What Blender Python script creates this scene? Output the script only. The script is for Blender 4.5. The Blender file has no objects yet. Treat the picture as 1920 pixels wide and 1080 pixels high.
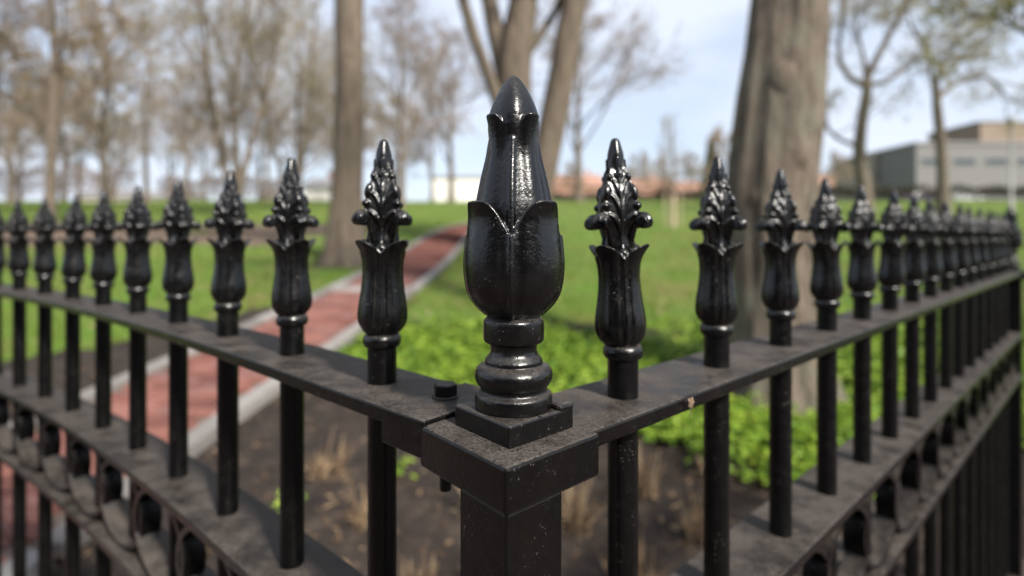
import bpy, bmesh, math, random
import numpy as np
from mathutils import Vector, Matrix, noise as mnoise

random.seed(7)
rng = np.random.default_rng(7)
R = math.radians
sc = bpy.context.scene
COL = sc.collection

# ------------------------------------------------------------------ camera
CAM_H = 1.5
cam_d = bpy.data.cameras.new('camera')
cam = bpy.data.objects.new('camera', cam_d)
COL.objects.link(cam)
cam.location = (0, 0, CAM_H)
cam.rotation_euler = (R(90), 0, 0)
cam_d.sensor_fit = 'HORIZONTAL'
cam_d.sensor_width = 36
cam_d.lens = 18.75
cam_d.shift_y = -0.051
cam_d.clip_start = 0.02
cam_d.clip_end = 2000
cam_d.dof.use_dof = True
cam_d.dof.focus_distance = 0.312
cam_d.dof.aperture_fstop = 3.2
cam_d.dof.aperture_blades = 0
sc.camera = cam

# ------------------------------------------------------------------ sky, sun, exposure
SUN_EL, SUN_AZ = 40.0, 143.0            # azimuth clockwise from the view axis (+Y)
w = bpy.data.worlds.new('World')
sc.world = w
w.use_nodes = True
nt = w.node_tree
nt.nodes.clear()
N = nt.nodes.new
out = N('ShaderNodeOutputWorld')
bg = N('ShaderNodeBackground')
sky = N('ShaderNodeTexSky')
sky.sky_type = 'NISHITA'
sky.sun_disc = False
sky.sun_elevation = R(SUN_EL)
sky.sun_rotation = R(SUN_AZ)
sky.altitude = 50
sky.air_density = 1.0
sky.dust_density = 1.2
sky.ozone_density = 1.5
tc = N('ShaderNodeTexCoord')
mp = N('ShaderNodeMapping')
mp.inputs['Scale'].default_value = (1.0, 1.0, 2.6)
mp.inputs['Location'].default_value = (0.35, 0.1, 0.2)
nz = N('ShaderNodeTexNoise')
nz.inputs['Scale'].default_value = 2.3
nz.inputs['Detail'].default_value = 6
nz.inputs['Roughness'].default_value = 0.55
rp = N('ShaderNodeValToRGB')
rp.color_ramp.elements[0].position = 0.36
rp.color_ramp.elements[0].color = (0.52, 0.52, 0.52, 1)
rp.color_ramp.elements[1].position = 0.62
rp.color_ramp.elements[1].color = (0.97, 0.97, 0.97, 1)
mx = N('ShaderNodeMix')
mx.data_type = 'RGBA'
mx.inputs[7].default_value = (4.9, 5.35, 6.2, 1)
L = nt.links.new
L(tc.outputs['Generated'], mp.inputs['Vector'])
L(mp.outputs['Vector'], nz.inputs['Vector'])
L(nz.outputs['Fac'], rp.inputs['Fac'])
L(rp.outputs['Color'], mx.inputs[0])
L(sky.outputs['Color'], mx.inputs[6])
L(mx.outputs[2], bg.inputs['Color'])
bg.inputs['Strength'].default_value = 0.095
L(bg.outputs['Background'], out.inputs['Surface'])

sun_d = bpy.data.lights.new('sun', 'SUN')
sun_d.energy = 4.6
sun_d.angle = R(5)
sun_d.color = (1.0, 0.95, 0.87)
sun = bpy.data.objects.new('sun', sun_d)
COL.objects.link(sun)
_s = Vector((math.sin(R(SUN_AZ)) * math.cos(R(SUN_EL)), math.cos(R(SUN_AZ)) * math.cos(R(SUN_EL)), math.sin(R(SUN_EL))))
sun.rotation_euler = (-_s).to_track_quat('-Z', 'Y').to_euler()
sun.location = (4, -4, 8)

vs = sc.view_settings
vs.view_transform = 'Standard'
vs.look = 'None'
vs.gamma = 1
vs.use_curve_mapping = False
vs.exposure = 0.95

# ------------------------------------------------------------------ helpers
def tag(o, label=None, cat=None, group=None, kind=None):
    if label: o['label'] = label
    if cat: o['category'] = cat
    if group: o['group'] = group
    if kind: o['kind'] = kind
    return o

def link(name, me, parent=None, mat=None):
    o = bpy.data.objects.new(name, me)
    COL.objects.link(o)
    if parent is not None:
        o.parent = parent
    if mat is not None and me is not None and len(me.materials) == 0:
        me.materials.append(mat)
    return o

def empty(name, loc=(0, 0, 0), rz=0.0):
    o = bpy.data.objects.new(name, None)
    o.empty_display_size = 0.05
    COL.objects.link(o)
    o.location = loc
    o.rotation_euler = (0, 0, rz)
    return o

def copy_tree(o, parent=None):
    c = o.copy()
    COL.objects.link(c)
    c.parent = parent
    for ch in list(o.children):
        copy_tree(ch, c)
    return c

class MB:
    """collects vertices and faces and builds one mesh"""
    def __init__(s):
        s.v = []; s.n = 0; s.idx = []; s.tot = []; s.tint = []; s.mi = []
    def add(s, verts, faces, tint=None, mi=0):
        verts = np.asarray(verts, float).reshape(-1, 3)
        s.v.append(verts)
        if isinstance(faces, np.ndarray):
            k = faces.shape[1]
            s.idx.append((faces + s.n).ravel())
            s.tot.append(np.full(len(faces), k))
        else:
            for f in faces:
                s.idx.append(np.array(f) + s.n)
            s.tot.append(np.array([len(f) for f in faces]))
        nf = len(faces)
        s.tint.append(np.broadcast_to(np.asarray(0.5 if tint is None else tint, float), (nf,)))
        s.mi.append(np.full(nf, mi))
        s.n += len(verts)
    def mesh(s, name, mats=(), smooth=True):
        me = bpy.data.meshes.new(name)
        if not s.v:
            return me
        v = np.concatenate(s.v); idx = np.concatenate(s.idx).astype(np.int32); tot = np.concatenate(s.tot).astype(np.int32)
        me.vertices.add(len(v)); me.vertices.foreach_set('co', v.ravel())
        me.loops.add(len(idx)); me.loops.foreach_set('vertex_index', idx)
        me.polygons.add(len(tot))
        st = np.concatenate([[0], np.cumsum(tot)[:-1]]).astype(np.int32)
        me.polygons.foreach_set('loop_start', st)
        for m in mats: me.materials.append(m)
        me.polygons.foreach_set('material_index', np.concatenate(s.mi).astype(np.int32))
        me.polygons.foreach_set('use_smooth', np.full(len(tot), smooth))
        a = me.attributes.new('tint', 'FLOAT', 'FACE')
        a.data.foreach_set('value', np.concatenate(s.tint).astype(np.float32))
        me.update(calc_edges=True)
        me.validate()
        return me

def tube_arrays(pts, rad, sides=6, cap=True, lump=None):
    pts = np.asarray(pts, float); rad = np.asarray(rad, float)
    n = len(pts)
    t = np.gradient(pts, axis=0)
    t /= np.linalg.norm(t, axis=1)[:, None] + 1e-12
    m = t.mean(0)
    ref = np.array([1., 0, 0]) if abs(m[0]) < 0.6 * np.linalg.norm(m) + 1e-9 else np.array([0, 1., 0])
    a = np.cross(t, ref); a /= np.linalg.norm(a, axis=1)[:, None] + 1e-12
    b = np.cross(t, a)
    th = np.linspace(0, 2 * np.pi, sides, endpoint=False)
    rr = rad[:, None] * np.ones(sides)
    if lump is not None: rr = rr * lump(th, np.arange(n))
    V = pts[:, None] + rr[..., None] * (np.cos(th)[None, :, None] * a[:, None] + np.sin(th)[None, :, None] * b[:, None])
    V = V.reshape(-1, 3)
    i = np.arange(n - 1)[:, None] * sides; j = np.arange(sides)[None, :]; k = (j + 1) % sides
    F = np.stack([i + j, i + k, i + sides + k, i + sides + j], -1).reshape(-1, 4)
    return V, F

def tube(mb, pts, rad, sides=6, tint=None, mi=0, cap=True, lump=None):
    V, F = tube_arrays(pts, rad, sides, lump=lump)
    mb.add(V, F, tint, mi)
    if cap:
        n = len(pts)
        mb.add(np.vstack([V[:sides], V[-sides:]]), [list(range(sides)), list(range(2 * sides - 1, sides - 1, -1))], 0.5 if tint is None else tint, mi)

def box_mesh(name, sx, sy, sz, bev=0.0, seg=2, mat=None):
    bm = bmesh.new()
    bmesh.ops.create_cube(bm, size=1)
    bmesh.ops.scale(bm, vec=(sx, sy, sz), verts=bm.verts)
    if bev > 0:
        bmesh.ops.bevel(bm, geom=list(bm.edges), offset=bev, segments=seg, profile=0.5, affect='EDGES')
    me = bpy.data.meshes.new(name)
    bm.to_mesh(me); bm.free()
    if mat: me.materials.append(mat)
    return me

def boxv(mb, c, s, rz=0.0, tint=None, mi=0):
    x, y, z = [k / 2 for k in s]
    V = np.array([[-x, -y, -z], [x, -y, -z], [x, y, -z], [-x, y, -z], [-x, -y, z], [x, -y, z], [x, y, z], [-x, y, z]])
    cr, sr = math.cos(rz), math.sin(rz)
    V = np.stack([V[:, 0] * cr - V[:, 1] * sr, V[:, 0] * sr + V[:, 1] * cr, V[:, 2]], 1) + np.array(c)
    mb.add(V, np.array([[0, 3, 2, 1], [4, 5, 6, 7], [0, 1, 5, 4], [1, 2, 6, 5], [2, 3, 7, 6], [3, 0, 4, 7]]), tint, mi)

def polar(mb, nth, prof):
    """closed polar surface; prof(theta) -> list of (r,h), same count for each theta, axis capped"""
    th = np.linspace(0, 2 * np.pi, nth, endpoint=False)
    P = np.array([prof(t) for t in th])            # nth, m, 2
    m = P.shape[1]
    V = np.stack([P[..., 0] * np.cos(th)[:, None], P[..., 0] * np.sin(th)[:, None], P[..., 1]], -1).reshape(-1, 3)
    F = []
    i = np.arange(nth)[:, None] * m; i2 = ((np.arange(nth) + 1) % nth)[:, None] * m; j = np.arange(m - 1)[None]
    F = np.stack([i + j, i2 + j, i2 + j + 1, i + j + 1], -1).reshape(-1, 4)
    mb.add(V, F)
    bot = V.reshape(nth, m, 3)[:, 0]; top = V.reshape(nth, m, 3)[:, -1]
    cb = bot.mean(0); ct = top.mean(0)
    a = np.arange(nth); b = (a + 1) % nth
    mb.add(np.vstack([bot, cb]), np.stack([b, a, np.full(nth, nth)], 1))
    mb.add(np.vstack([top, ct]), np.stack([a, b, np.full(nth, nth)], 1))

def ellipsoid(mb, c, rad, rot=None, nu=16, nv=10):
    u = np.linspace(0, 2 * np.pi, nu, endpoint=False); v = np.linspace(-np.pi / 2, np.pi / 2, nv)
    V = np.stack([np.cos(v)[:, None] * np.cos(u), np.cos(v)[:, None] * np.sin(u), np.sin(v)[:, None] * np.ones(nu)], -1).reshape(-1, 3) * np.array(rad)
    if rot is not None: V = V @ np.array(rot.to_3x3()).T
    i = np.arange(nv - 1)[:, None] * nu; j = np.arange(nu)[None]; k = (j + 1) % nu
    mb.add(V + np.array(c), np.stack([i + j, i + k, i + nu + k, i + nu + j], -1).reshape(-1, 4))

def voxelise(mb, name, voxel, mat, smooth_it=4):
    me = mb.mesh(name + '_raw')
    o = bpy.data.objects.new('raw', me); COL.objects.link(o)
    m = o.modifiers.new('r', 'REMESH'); m.mode = 'VOXEL'; m.voxel_size = voxel; m.use_smooth_shade = True
    s = o.modifiers.new('s', 'SMOOTH'); s.iterations = smooth_it; s.factor = 0.5
    dg = bpy.context.evaluated_depsgraph_get()
    new = bpy.data.meshes.new_from_object(o.evaluated_get(dg))
    bpy.data.objects.remove(o); bpy.data.meshes.remove(me)
    new.name = name
    new.materials.clear(); new.materials.append(mat)
    for p in new.polygons: p.use_smooth = True
    return new

def lathe_mesh(name, prof, n=48, mat=None):
    mb = MB(); polar(mb, n, lambda t: prof)
    me = mb.mesh(name, [mat] if mat else [])
    bm = bmesh.new(); bm.from_mesh(me); bmesh.ops.remove_doubles(bm, verts=bm.verts, dist=1e-5)
    bmesh.ops.recalc_face_normals(bm, faces=bm.faces); bm.to_mesh(me); bm.free()
    return me

def smooth_prof(pts, sub=5):
    """Catmull-Rom through (r,h) points"""
    p = np.array(pts, float); o = []
    q = np.vstack([2 * p[0] - p[1], p, 2 * p[-1] - p[-2]])
    for i in range(1, len(q) - 2):
        for k in range(sub):
            t = k / sub
            o.append(0.5 * ((2 * q[i]) + (-q[i - 1] + q[i + 1]) * t + (2 * q[i - 1] - 5 * q[i] + 4 * q[i + 1] - q[i + 2]) * t * t
                            + (-q[i - 1] + 3 * q[i] - 3 * q[i + 1] + q[i + 2]) * t ** 3))
    o.append(p[-1])
    return np.array(o)

# ------------------------------------------------------------------ materials
def new_mat(name):
    m = bpy.data.materials.new(name); m.use_nodes = True
    t = m.node_tree
    return m, t, t.nodes['Principled BSDF']

def nnoise(t, vec, scale, detail=4, rough=0.55):
    n = t.nodes.new('ShaderNodeTexNoise')
    n.inputs['Scale'].default_value = scale; n.inputs['Detail'].default_value = detail; n.inputs['Roughness'].default_value = rough
    if vec is not None: t.links.new(vec, n.inputs['Vector'])
    return n

def nramp(t, fac, stops):
    r = t.nodes.new('ShaderNodeValToRGB')
    e = r.color_ramp.elements
    while len(e) < len(stops): e.new(0.5)
    for k, (p, c) in enumerate(stops):
        e[k].position = p
        e[k].color = (c, c, c, 1) if isinstance(c, (int, float)) else (*c, 1)
    t.links.new(fac, r.inputs['Fac'])
    return r

def nmath(t, op, a, b=None):
    n = t.nodes.new('ShaderNodeMath'); n.operation = op
    for k, x in enumerate((a, b)):
        if x is None: continue
        if isinstance(x, (int, float)): n.inputs[k].default_value = x
        else: t.links.new(x, n.inputs[k])
    return n.outputs[0]

def nmix(t, fac, a, b):
    n = t.nodes.new('ShaderNodeMix'); n.data_type = 'RGBA'
    for s, x in ((0, fac), (6, a), (7, b)):
        if isinstance(x, (int, float)): n.inputs[s].default_value = x
        elif isinstance(x, tuple): n.inputs[s].default_value = (*x, 1)
        else: t.links.new(x, n.inputs[s])
    return n.outputs[2]

def nbump(t, h, strength, dist, bsdf):
    b = t.nodes.new('ShaderNodeBump'); b.inputs['Strength'].default_value = strength; b.inputs['Distance'].default_value = dist
    t.links.new(h, b.inputs['Height']); t.links.new(b.outputs['Normal'], bsdf.inputs['Normal'])

def iron(name, dust_amt, rough=0.3, relief=0.5, rust=0.3, cast=220.0, spec=0.3):
    m, t, b = new_mat(name)
    co = t.nodes.new('ShaderNodeNewGeometry')
    tcn = t.nodes.new('ShaderNodeTexCoord')
    pos = co.outputs['Position']
    sep = t.nodes.new('ShaderNodeSeparateXYZ'); t.links.new(co.outputs['Normal'], sep.inputs[0])
    up = nramp(t, sep.outputs['Z'], [(0.35, 0.0), (0.9, 1.0)]).outputs[0]
    n1 = nnoise(t, pos, 26, 6, 0.65).outputs['Fac']
    n2 = nnoise(t, pos, 520, 3, 0.6).outputs['Fac']
    patch = nramp(t, n1, [(0.36, 0.25), (0.58, 1.0)]).outputs[0]
    grain = nramp(t, n2, [(0.36, 0.45), (0.6, 1.0)]).outputs[0]
    chips = nramp(t, nnoise(t, pos, 420, 2, 0.5).outputs['Fac'], [(0.32, 0.15), (0.38, 1.0)]).outputs[0]
    dust = nmath(t, 'MULTIPLY', nmath(t, 'MULTIPLY', nmath(t, 'MULTIPLY', up, patch), nmath(t, 'MULTIPLY', grain, chips)), dust_amt)
    # sparse specks and scuffs on every face
    speck = nramp(t, nnoise(t, pos, 700, 2, 0.5).outputs['Fac'], [(0.66, 0.0), (0.71, 1.0)]).outputs[0]
    speckm = nmath(t, 'MULTIPLY', speck, nramp(t, nnoise(t, pos, 45, 3, 0.6).outputs['Fac'], [(0.5, 0.0), (0.66, 0.8)]).outputs[0])
    film = nmath(t, 'MULTIPLY', nramp(t, nnoise(t, pos, 30, 4, 0.6).outputs['Fac'], [(0.4, 0.0), (0.7, 1.0)]).outputs[0], rust)
    base = nmix(t, film, (0.0015, 0.0015, 0.0017), (0.0042, 0.0031, 0.0026))
    base = nmix(t, dust, base, (0.072, 0.060, 0.051))
    base = nmix(t, nmath(t, 'MULTIPLY', speckm, 0.6), base, (0.30, 0.27, 0.24))
    t.links.new(base, b.inputs['Base Color'])
    rn = nramp(t, nnoise(t, pos, 90, 4, 0.6).outputs['Fac'], [(0.3, rough - 0.07), (0.7, rough + 0.12)]).outputs[0]
    ro = nmix(t, dust, rn, (0.85, 0.85, 0.85))
    t.links.new(ro, b.inputs['Roughness'])
    b.inputs['Specular IOR Level'].default_value = spec
    h = nmath(t, 'ADD', nmath(t, 'MULTIPLY', nnoise(t, pos, cast, 4, 0.6).outputs['Fac'], 1.0), nmath(t, 'MULTIPLY', n2, 0.35))
    nbump(t, h, relief, 0.0012, b)
    return m

M = {}
M['cast'] = iron('black_cast_iron_paint', 0.7, 0.23, 0.45, 0.1, 110.0, 0.5)
M['spear'] = iron('black_spear_paint', 0.6, 0.24, 0.2, 0.1, 140.0, 0.48)
M['rail'] = iron('black_rail_paint', 1.0, 0.28, 0.16, 0.8)
M['shaft'] = iron('black_bar_paint', 0.8, 0.30, 0.08, 0.1)
M['post'] = iron('black_post_paint', 0.95, 0.28, 0.16, 0.7)

def tinted(name, stops, rough=0.8, scale=0, noise_amt=0.0, bump=0.0, bscale=60, bdist=0.01, obj_random=False, trans=0.0):
    m, t, b = new_mat(name)
    a = t.nodes.new('ShaderNodeAttribute'); a.attribute_name = 'tint'
    f = a.outputs['Fac']
    g = t.nodes.new('ShaderNodeNewGeometry')
    if obj_random:
        oi = t.nodes.new('ShaderNodeObjectInfo')
        f = nmath(t, 'FRACT', nmath(t, 'ADD', f, oi.outputs['Random']))
    if noise_amt:
        nn = nnoise(t, g.outputs['Position'], scale, 5, 0.6).outputs['Fac']
        f = nmath(t, 'ADD', f, nmath(t, 'MULTIPLY', nmath(t, 'SUBTRACT', nn, 0.5), noise_amt))
    t.links.new(nramp(t, f, stops).outputs[0], b.inputs['Base Color'])
    b.inputs['Roughness'].default_value = rough
    b.inputs['Specular IOR Level'].default_value = 0.3
    if bump: nbump(t, nnoise(t, g.outputs['Position'], bscale, 5, 0.65).outputs['Fac'], bump, bdist, b)
    if trans:
        tr = t.nodes.new('ShaderNodeBsdfTranslucent')
        t.links.new(nramp(t, f, stops).outputs[0], tr.inputs['Color'])
        ms = t.nodes.new('ShaderNodeMixShader'); ms.inputs[0].default_value = trans
        t.links.new(b.outputs[0], ms.inputs[1]); t.links.new(tr.outputs[0], ms.inputs[2])
        t.links.new(ms.outputs[0], t.nodes['Material Output'].inputs['Surface'])
    return m

M['soil'] = tinted('dark_brown_soil', [(0.2, (0.014, 0.010, 0.008)), (0.55, (0.032, 0.023, 0.018)), (0.85, (0.066, 0.048, 0.036))], 0.95, 7, 1.6, 1.0, 35, 0.03)
M['mulch'] = tinted('bark_mulch', [(0.1, (0.07, 0.048, 0.032)), (0.9, (0.17, 0.12, 0.085))], 0.95, 9, 1.5, 0.8, 30, 0.03)
M['lawn'] = tinted('lawn_turf', [(0.1, (0.15, 0.115, 0.055)), (0.38, (0.125, 0.14, 0.03)), (0.62, (0.08, 0.15, 0.018)), (0.9, (0.12, 0.19, 0.026))], 0.9, 1.1, 1.5, 0.8, 40, 0.02)
M['blade'] = tinted('grass_blades', [(0.0, (0.21, 0.17, 0.065)), (0.28, (0.16, 0.19, 0.035)), (0.6, (0.098, 0.20, 0.02)), (1.0, (0.16, 0.265, 0.03))], 0.6, 0.7, 2.2, trans=0.3)
M['cover'] = tinted('groundcover_leaves', [(0.0, (0.055, 0.115, 0.014)), (0.45, (0.155, 0.265, 0.022)), (1.0, (0.29, 0.38, 0.045))], 0.5, 3, 0.5, trans=0.3)
M['brick'] = tinted('red_paving_brick', [(0.0, (0.10, 0.038, 0.03)), (0.4, (0.17, 0.066, 0.05)), (0.7, (0.215, 0.094, 0.074)), (1.0, (0.14, 0.075, 0.068))], 0.85, 25, 0.5, 0.5, 220, 0.003, obj_random=True)
M['joint'] = tinted('sand_joint', [(0.2, (0.07, 0.05, 0.04)), (0.8, (0.15, 0.11, 0.09))], 0.95, 30, 1.0, 0.4, 200, 0.003)
M['kerbstone'] = tinted('pale_kerb_stone', [(0.0, (0.14, 0.128, 0.12)), (1.0, (0.24, 0.225, 0.21))], 0.85, 14, 0.8, 0.4, 90, 0.004, obj_random=True)
M['pave'] = tinted('brick_red_pavement', [(0.2, (0.042, 0.031, 0.027)), (0.8, (0.075, 0.052, 0.045))], 0.9, 3, 1.0, 0.3, 90, 0.004)
M['granite'] = tinted('grey_granite', [(0.1, (0.2, 0.19, 0.185)), (0.9, (0.36, 0.35, 0.34))], 0.85, 60, 1.3, 0.4, 120, 0.003)
M['straw'] = tinted('dry_straw', [(0.0, (0.10, 0.062, 0.035)), (0.5, (0.22, 0.145, 0.085)), (1.0, (0.42, 0.31, 0.19))], 0.8, trans=0.15)

def bark(name, dark, light, scale=9, lich=None, bdist=0.02):
    m, t, b = new_mat(name)
    g = t.nodes.new('ShaderNodeTexCoord')
    mp_ = t.nodes.new('ShaderNodeMapping'); mp_.inputs['Scale'].default_value = (1, 1, 0.16)
    t.links.new(g.outputs['Object'], mp_.inputs['Vector'])
    n = nnoise(t, mp_.outputs[0], scale * 2.2, 6, 0.65).outputs['Fac']
    c = nramp(t, n, [(0.3, dark), (0.68, light)]).outputs[0]
    if lich:
        l = nramp(t, nnoise(t, g.outputs['Object'], 2.6, 5, 0.65).outputs['Fac'], [(0.5, 0.0), (0.68, 0.75)]).outputs[0]
        c = nmix(t, l, c, lich)
    t.links.new(c, b.inputs['Base Color'])
    b.inputs['Roughness'].default_value = 0.92
    b.inputs['Specular IOR Level'].default_value = 0.2
    nbump(t, n, 1.0, bdist, b)
    return m

M['bark'] = bark('grey_brown_bark', (0.055, 0.043, 0.033), (0.20, 0.162, 0.125), 11, (0.165, 0.165, 0.125), 0.035)
M['bark2'] = bark('warm_brown_bark', (0.06, 0.047, 0.036), (0.175, 0.138, 0.105), 5, (0.105, 0.095, 0.07), 0.03)
M['twig'] = tinted('bare_twigs', [(0.0, (0.15, 0.115, 0.088)), (1.0, (0.30, 0.24, 0.19))], 0.9)
M['bud_rust'] = tinted('rust_buds', [(0.0, (0.22, 0.155, 0.09)), (1.0, (0.38, 0.285, 0.175))], 0.8, trans=0.3)
M['bud_olive'] = tinted('olive_buds', [(0.0, (0.20, 0.17, 0.07)), (1.0, (0.38, 0.33, 0.16))], 0.8, trans=0.3)
M['bud_mauve'] = tinted('mauve_brown_buds', [(0.0, (0.20, 0.145, 0.12)), (1.0, (0.34, 0.26, 0.22))], 0.8, trans=0.3)
M['leaf_new'] = tinted('new_leaves', [(0.0, (0.20, 0.19, 0.07)), (1.0, (0.38, 0.36, 0.14))], 0.6, trans=0.35)
M['conifer'] = tinted('conifer_needles', [(0.0, (0.03, 0.05, 0.02)), (1.0, (0.07, 0.10, 0.045))], 0.8)
M['hedge'] = tinted('dark_hedge', [(0.0, (0.03, 0.028, 0.018)), (1.0, (0.075, 0.065, 0.042))], 0.9)

def plain(name, col, rough=0.7, metal=0.0, nscale=2.0, var=0.12):
    m, t, b = new_mat(name)
    g = t.nodes.new('ShaderNodeTexCoord')
    n = nnoise(t, g.outputs['Object'], nscale, 5, 0.6).outputs['Fac']
    lo = tuple(c * (1 - var) for c in col); hi = tuple(min(1, c * (1 + var)) for c in col)
    t.links.new(nramp(t, n, [(0.3, lo), (0.7, hi)]).outputs[0], b.inputs['Base Color'])
    b.inputs['Roughness'].default_value = rough; b.inputs['Metallic'].default_value = metal
    return m
M['white_wall'] = plain('white_render', (0.66, 0.64, 0.6), var=.18)
M['cream_wall'] = plain('cream_render', (0.60, 0.53, 0.44))
M['grey_wall'] = plain('grey_cladding', (0.14, 0.135, 0.132))
M['beige_wall'] = plain('beige_render', (0.27, 0.235, 0.2))
M['brown_wall'] = plain('brown_cladding', (0.19, 0.14, 0.105))
M['brick_wall'] = plain('orange_brick_wall', (0.34, 0.185, 0.13), nscale=5)
M['roof'] = plain('terracotta_roof', (0.30, 0.165, 0.115), nscale=6)
M['roof_grey'] = plain('grey_roof', (0.22, 0.21, 0.21))
M['glass'] = plain('dark_window_glass', (0.05, 0.06, 0.07), 0.12)
M['frame'] = plain('window_frame', (0.2, 0.2, 0.2))
M['car_white'] = plain('white_car_paint', (0.72, 0.72, 0.75), 0.25)
M['car_plum'] = plain('dark_plum_car_paint', (0.07, 0.05, 0.10), 0.25)
M['tyre'] = plain('tyre_rubber', (0.03, 0.03, 0.03), 0.85)
M['rim'] = plain('alloy', (0.5, 0.5, 0.52), 0.35, 1.0)
M['lamp_red'] = plain('tail_lamp', (0.4, 0.02, 0.02), 0.3)
M['pole'] = plain('pale_galvanised', (0.26, 0.26, 0.25), 0.5)
M['wrap'] = plain('tan_trunk_wrap', (0.40, 0.31, 0.22), 0.9)
M['husk'] = plain('dry_husk', (0.13, 0.088, 0.055), 0.9, nscale=300, var=0.5)

# ------------------------------------------------------------------ terrain
def gz(x, y):
    x = np.asarray(x, float); y = np.asarray(y, float)
    base = 0.095 * np.clip(y, 0, 48)
    far = np.where(y > 48, 0.95 * (1 - np.exp(-(np.clip(y, 48, None) - 48) / 10.0)), 0)
    und = 0.03 * np.sin(x * 0.7 + 1.3) * np.sin(y * 0.5 + .4) * np.clip((y - 4) / 6, 0, 1) + 0.06 * np.sin(x * 0.19) * np.clip((y - 10) / 20, 0, 1)
    return base + far + und

def at(px, d):
    """world x of a photograph column at distance d along the view axis"""
    return (px - 960) / 1000.0 * d

PATH_C = np.array([(-2.62, 0.9), (-2.5, 2.0), (-2.42, 3.4), (-2.19, 5.5), (-1.97, 8.0), (-1.87, 10.5), (-1.86, 13.0), (-1.88, 16.0), (-1.72, 18.6),
                   (-1.2, 21.0), (-0.5, 23.2), (-0.05, 26.0), (0.15, 30.0), (0.2, 38.0), (0.2, 56.0)])
PATH_S = smooth_prof(PATH_C, 12)
_seg = np.linalg.norm(np.diff(PATH_S, axis=0), axis=1)
PATH_L = np.concatenate([[0], np.cumsum(_seg)])
PATH_W = 0.66                               # half width with the kerbs
def path_at(s):
    x = np.interp(s, PATH_L, PATH_S[:, 0]); y = np.interp(s, PATH_L, PATH_S[:, 1])
    x2 = np.interp(s + .05, PATH_L, PATH_S[:, 0]); y2 = np.interp(s + .05, PATH_L, PATH_S[:, 1])
    x1 = np.interp(s - .05, PATH_L, PATH_S[:, 0]); y1 = np.interp(s - .05, PATH_L, PATH_S[:, 1])
    a = math.atan2(y2 - y1, x2 - x1)
    return float(x), float(y), a
def path_dist(x, y):
    p = PATH_S[::3]
    d = np.full(np.shape(x), 1e9)
    for k in range(len(p) - 1):
        a, b = p[k], p[k + 1]; ab = b - a; L2 = ab @ ab
        tt = np.clip(((x - a[0]) * ab[0] + (y - a[1]) * ab[1]) / L2, 0, 1)
        d = np.minimum(d, np.hypot(x - a[0] - tt * ab[0], y - a[1] - tt * ab[1]))
    return d

# fence plan ---------------------------------------------------------------
PC = np.array([0.001, 0.3305])                         # corner post centre
PHI = R(41.3)
U = np.array([math.cos(PHI), math.sin(PHI)]); Vv = np.array([-U[1], U[0]])
RP = [np.array([0.0825, 0.397]) + i * 0.1400 * U for i in range(15)]
LP = [np.array([-0.103, 0.423])]; LA = []
for i in range(17):
    a = R(max(41.5 - 1.25 * i, 22)); LA.append(a)
    LP.append(LP[-1] + 0.150 * np.array([-math.cos(a), math.sin(a)]))
LA.append(LA[-1])
def outside(x, y):
    """True on the street side of the fence"""
    yr = np.interp(x, [0, 2.0, 60], [0.33, 2.08, 8]); 
    lx = [p[0] for p in LP][::-1] + [0]; ly = [p[1] for p in LP][::-1] + [0.33]
    yl = np.interp(x, [-60] + lx, [12] + ly)
    return np.where(x > 0, y < yr, y < yl)

def wob(x, y, f=1.0, s=0.0):
    return (np.sin(x * 2.1 * f + s) + np.sin(y * 2.7 * f + 1.7 * s + x * f) + np.sin((x + y) * 4.3 * f + s * 2.3)) / 3

def lawn_mask(x, y):
    pd = path_dist(x, y)
    w_ = wob(x, y)
    px = np.interp(y, PATH_S[:, 1], PATH_S[:, 0])
    left = x < px
    inside_l = y > 4.5 + (x + 4.2) * 1.55 + 0.3 * w_
    inside_r = y > 5.8 + 0.25 * w_ - 0.10 * np.clip(x, 0, 9)
    m = np.where(left, inside_l, inside_r)
    m &= pd > PATH_W + 0.03 + 0.05 * (w_ > .2)
    band = (x < -5.6 + .8 * w_) & (y > 13.2 + 1.0 * w_) & (y < 21.0 + 1.0 * w_) & (wob(x, y, .6, 5) > -.75) & (x > -40)
    m &= ~band
    ring = np.hypot(x + 3.13, y - 10.1) < 0.75 + .12 * w_
    m &= ~ring
    m &= ~outside(x, y)
    return m

def axis(lo, hi, step, far_lo, far_hi, grow=1.18):
    a = list(np.arange(lo, hi, step)); s = step
    while a[-1] < far_hi: s *= grow; a.append(a[-1] + s)
    s = step; pre = []; x = lo
    while x > far_lo: s *= grow; x -= s; pre.append(x)
    return np.array(pre[::-1] + a)

GX = axis(-6, 6, 0.13, -260, 260, 1.06); GY = axis(-0.5, 11, 0.13, -30, 420, 1.05)
X, Y = np.meshgrid(GX, GY)
ny, nx = X.shape
I = np.arange(ny * nx).reshape(ny, nx)
Q = np.stack([I[:-1, :-1], I[:-1, 1:], I[1:, 1:], I[1:, :-1]], -1).reshape(-1, 4)
cx = X.ravel()[Q].mean(1); cy = Y.ravel()[Q].mean(1)
Zg = gz(X, Y) + np.where((Y < 12) & (np.abs(X) < 9), 0.012 * wob(X, Y, 2.7, 1.0) + rng.normal(0, .006, X.shape), 0)
pdv = path_dist(X, Y)
Zg = np.where(pdv < PATH_W + .15, np.minimum(Zg, gz(X, Y) - 0.03), Zg)      # the path is let into the ground
mb = MB(); mb.add(np.stack([X, Y, Zg], -1).reshape(-1, 3), Q)
tag(link('ground', mb.mesh('ground', [M['soil']])), 'dark brown bare soil of the park ground', kind='structure')

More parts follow.
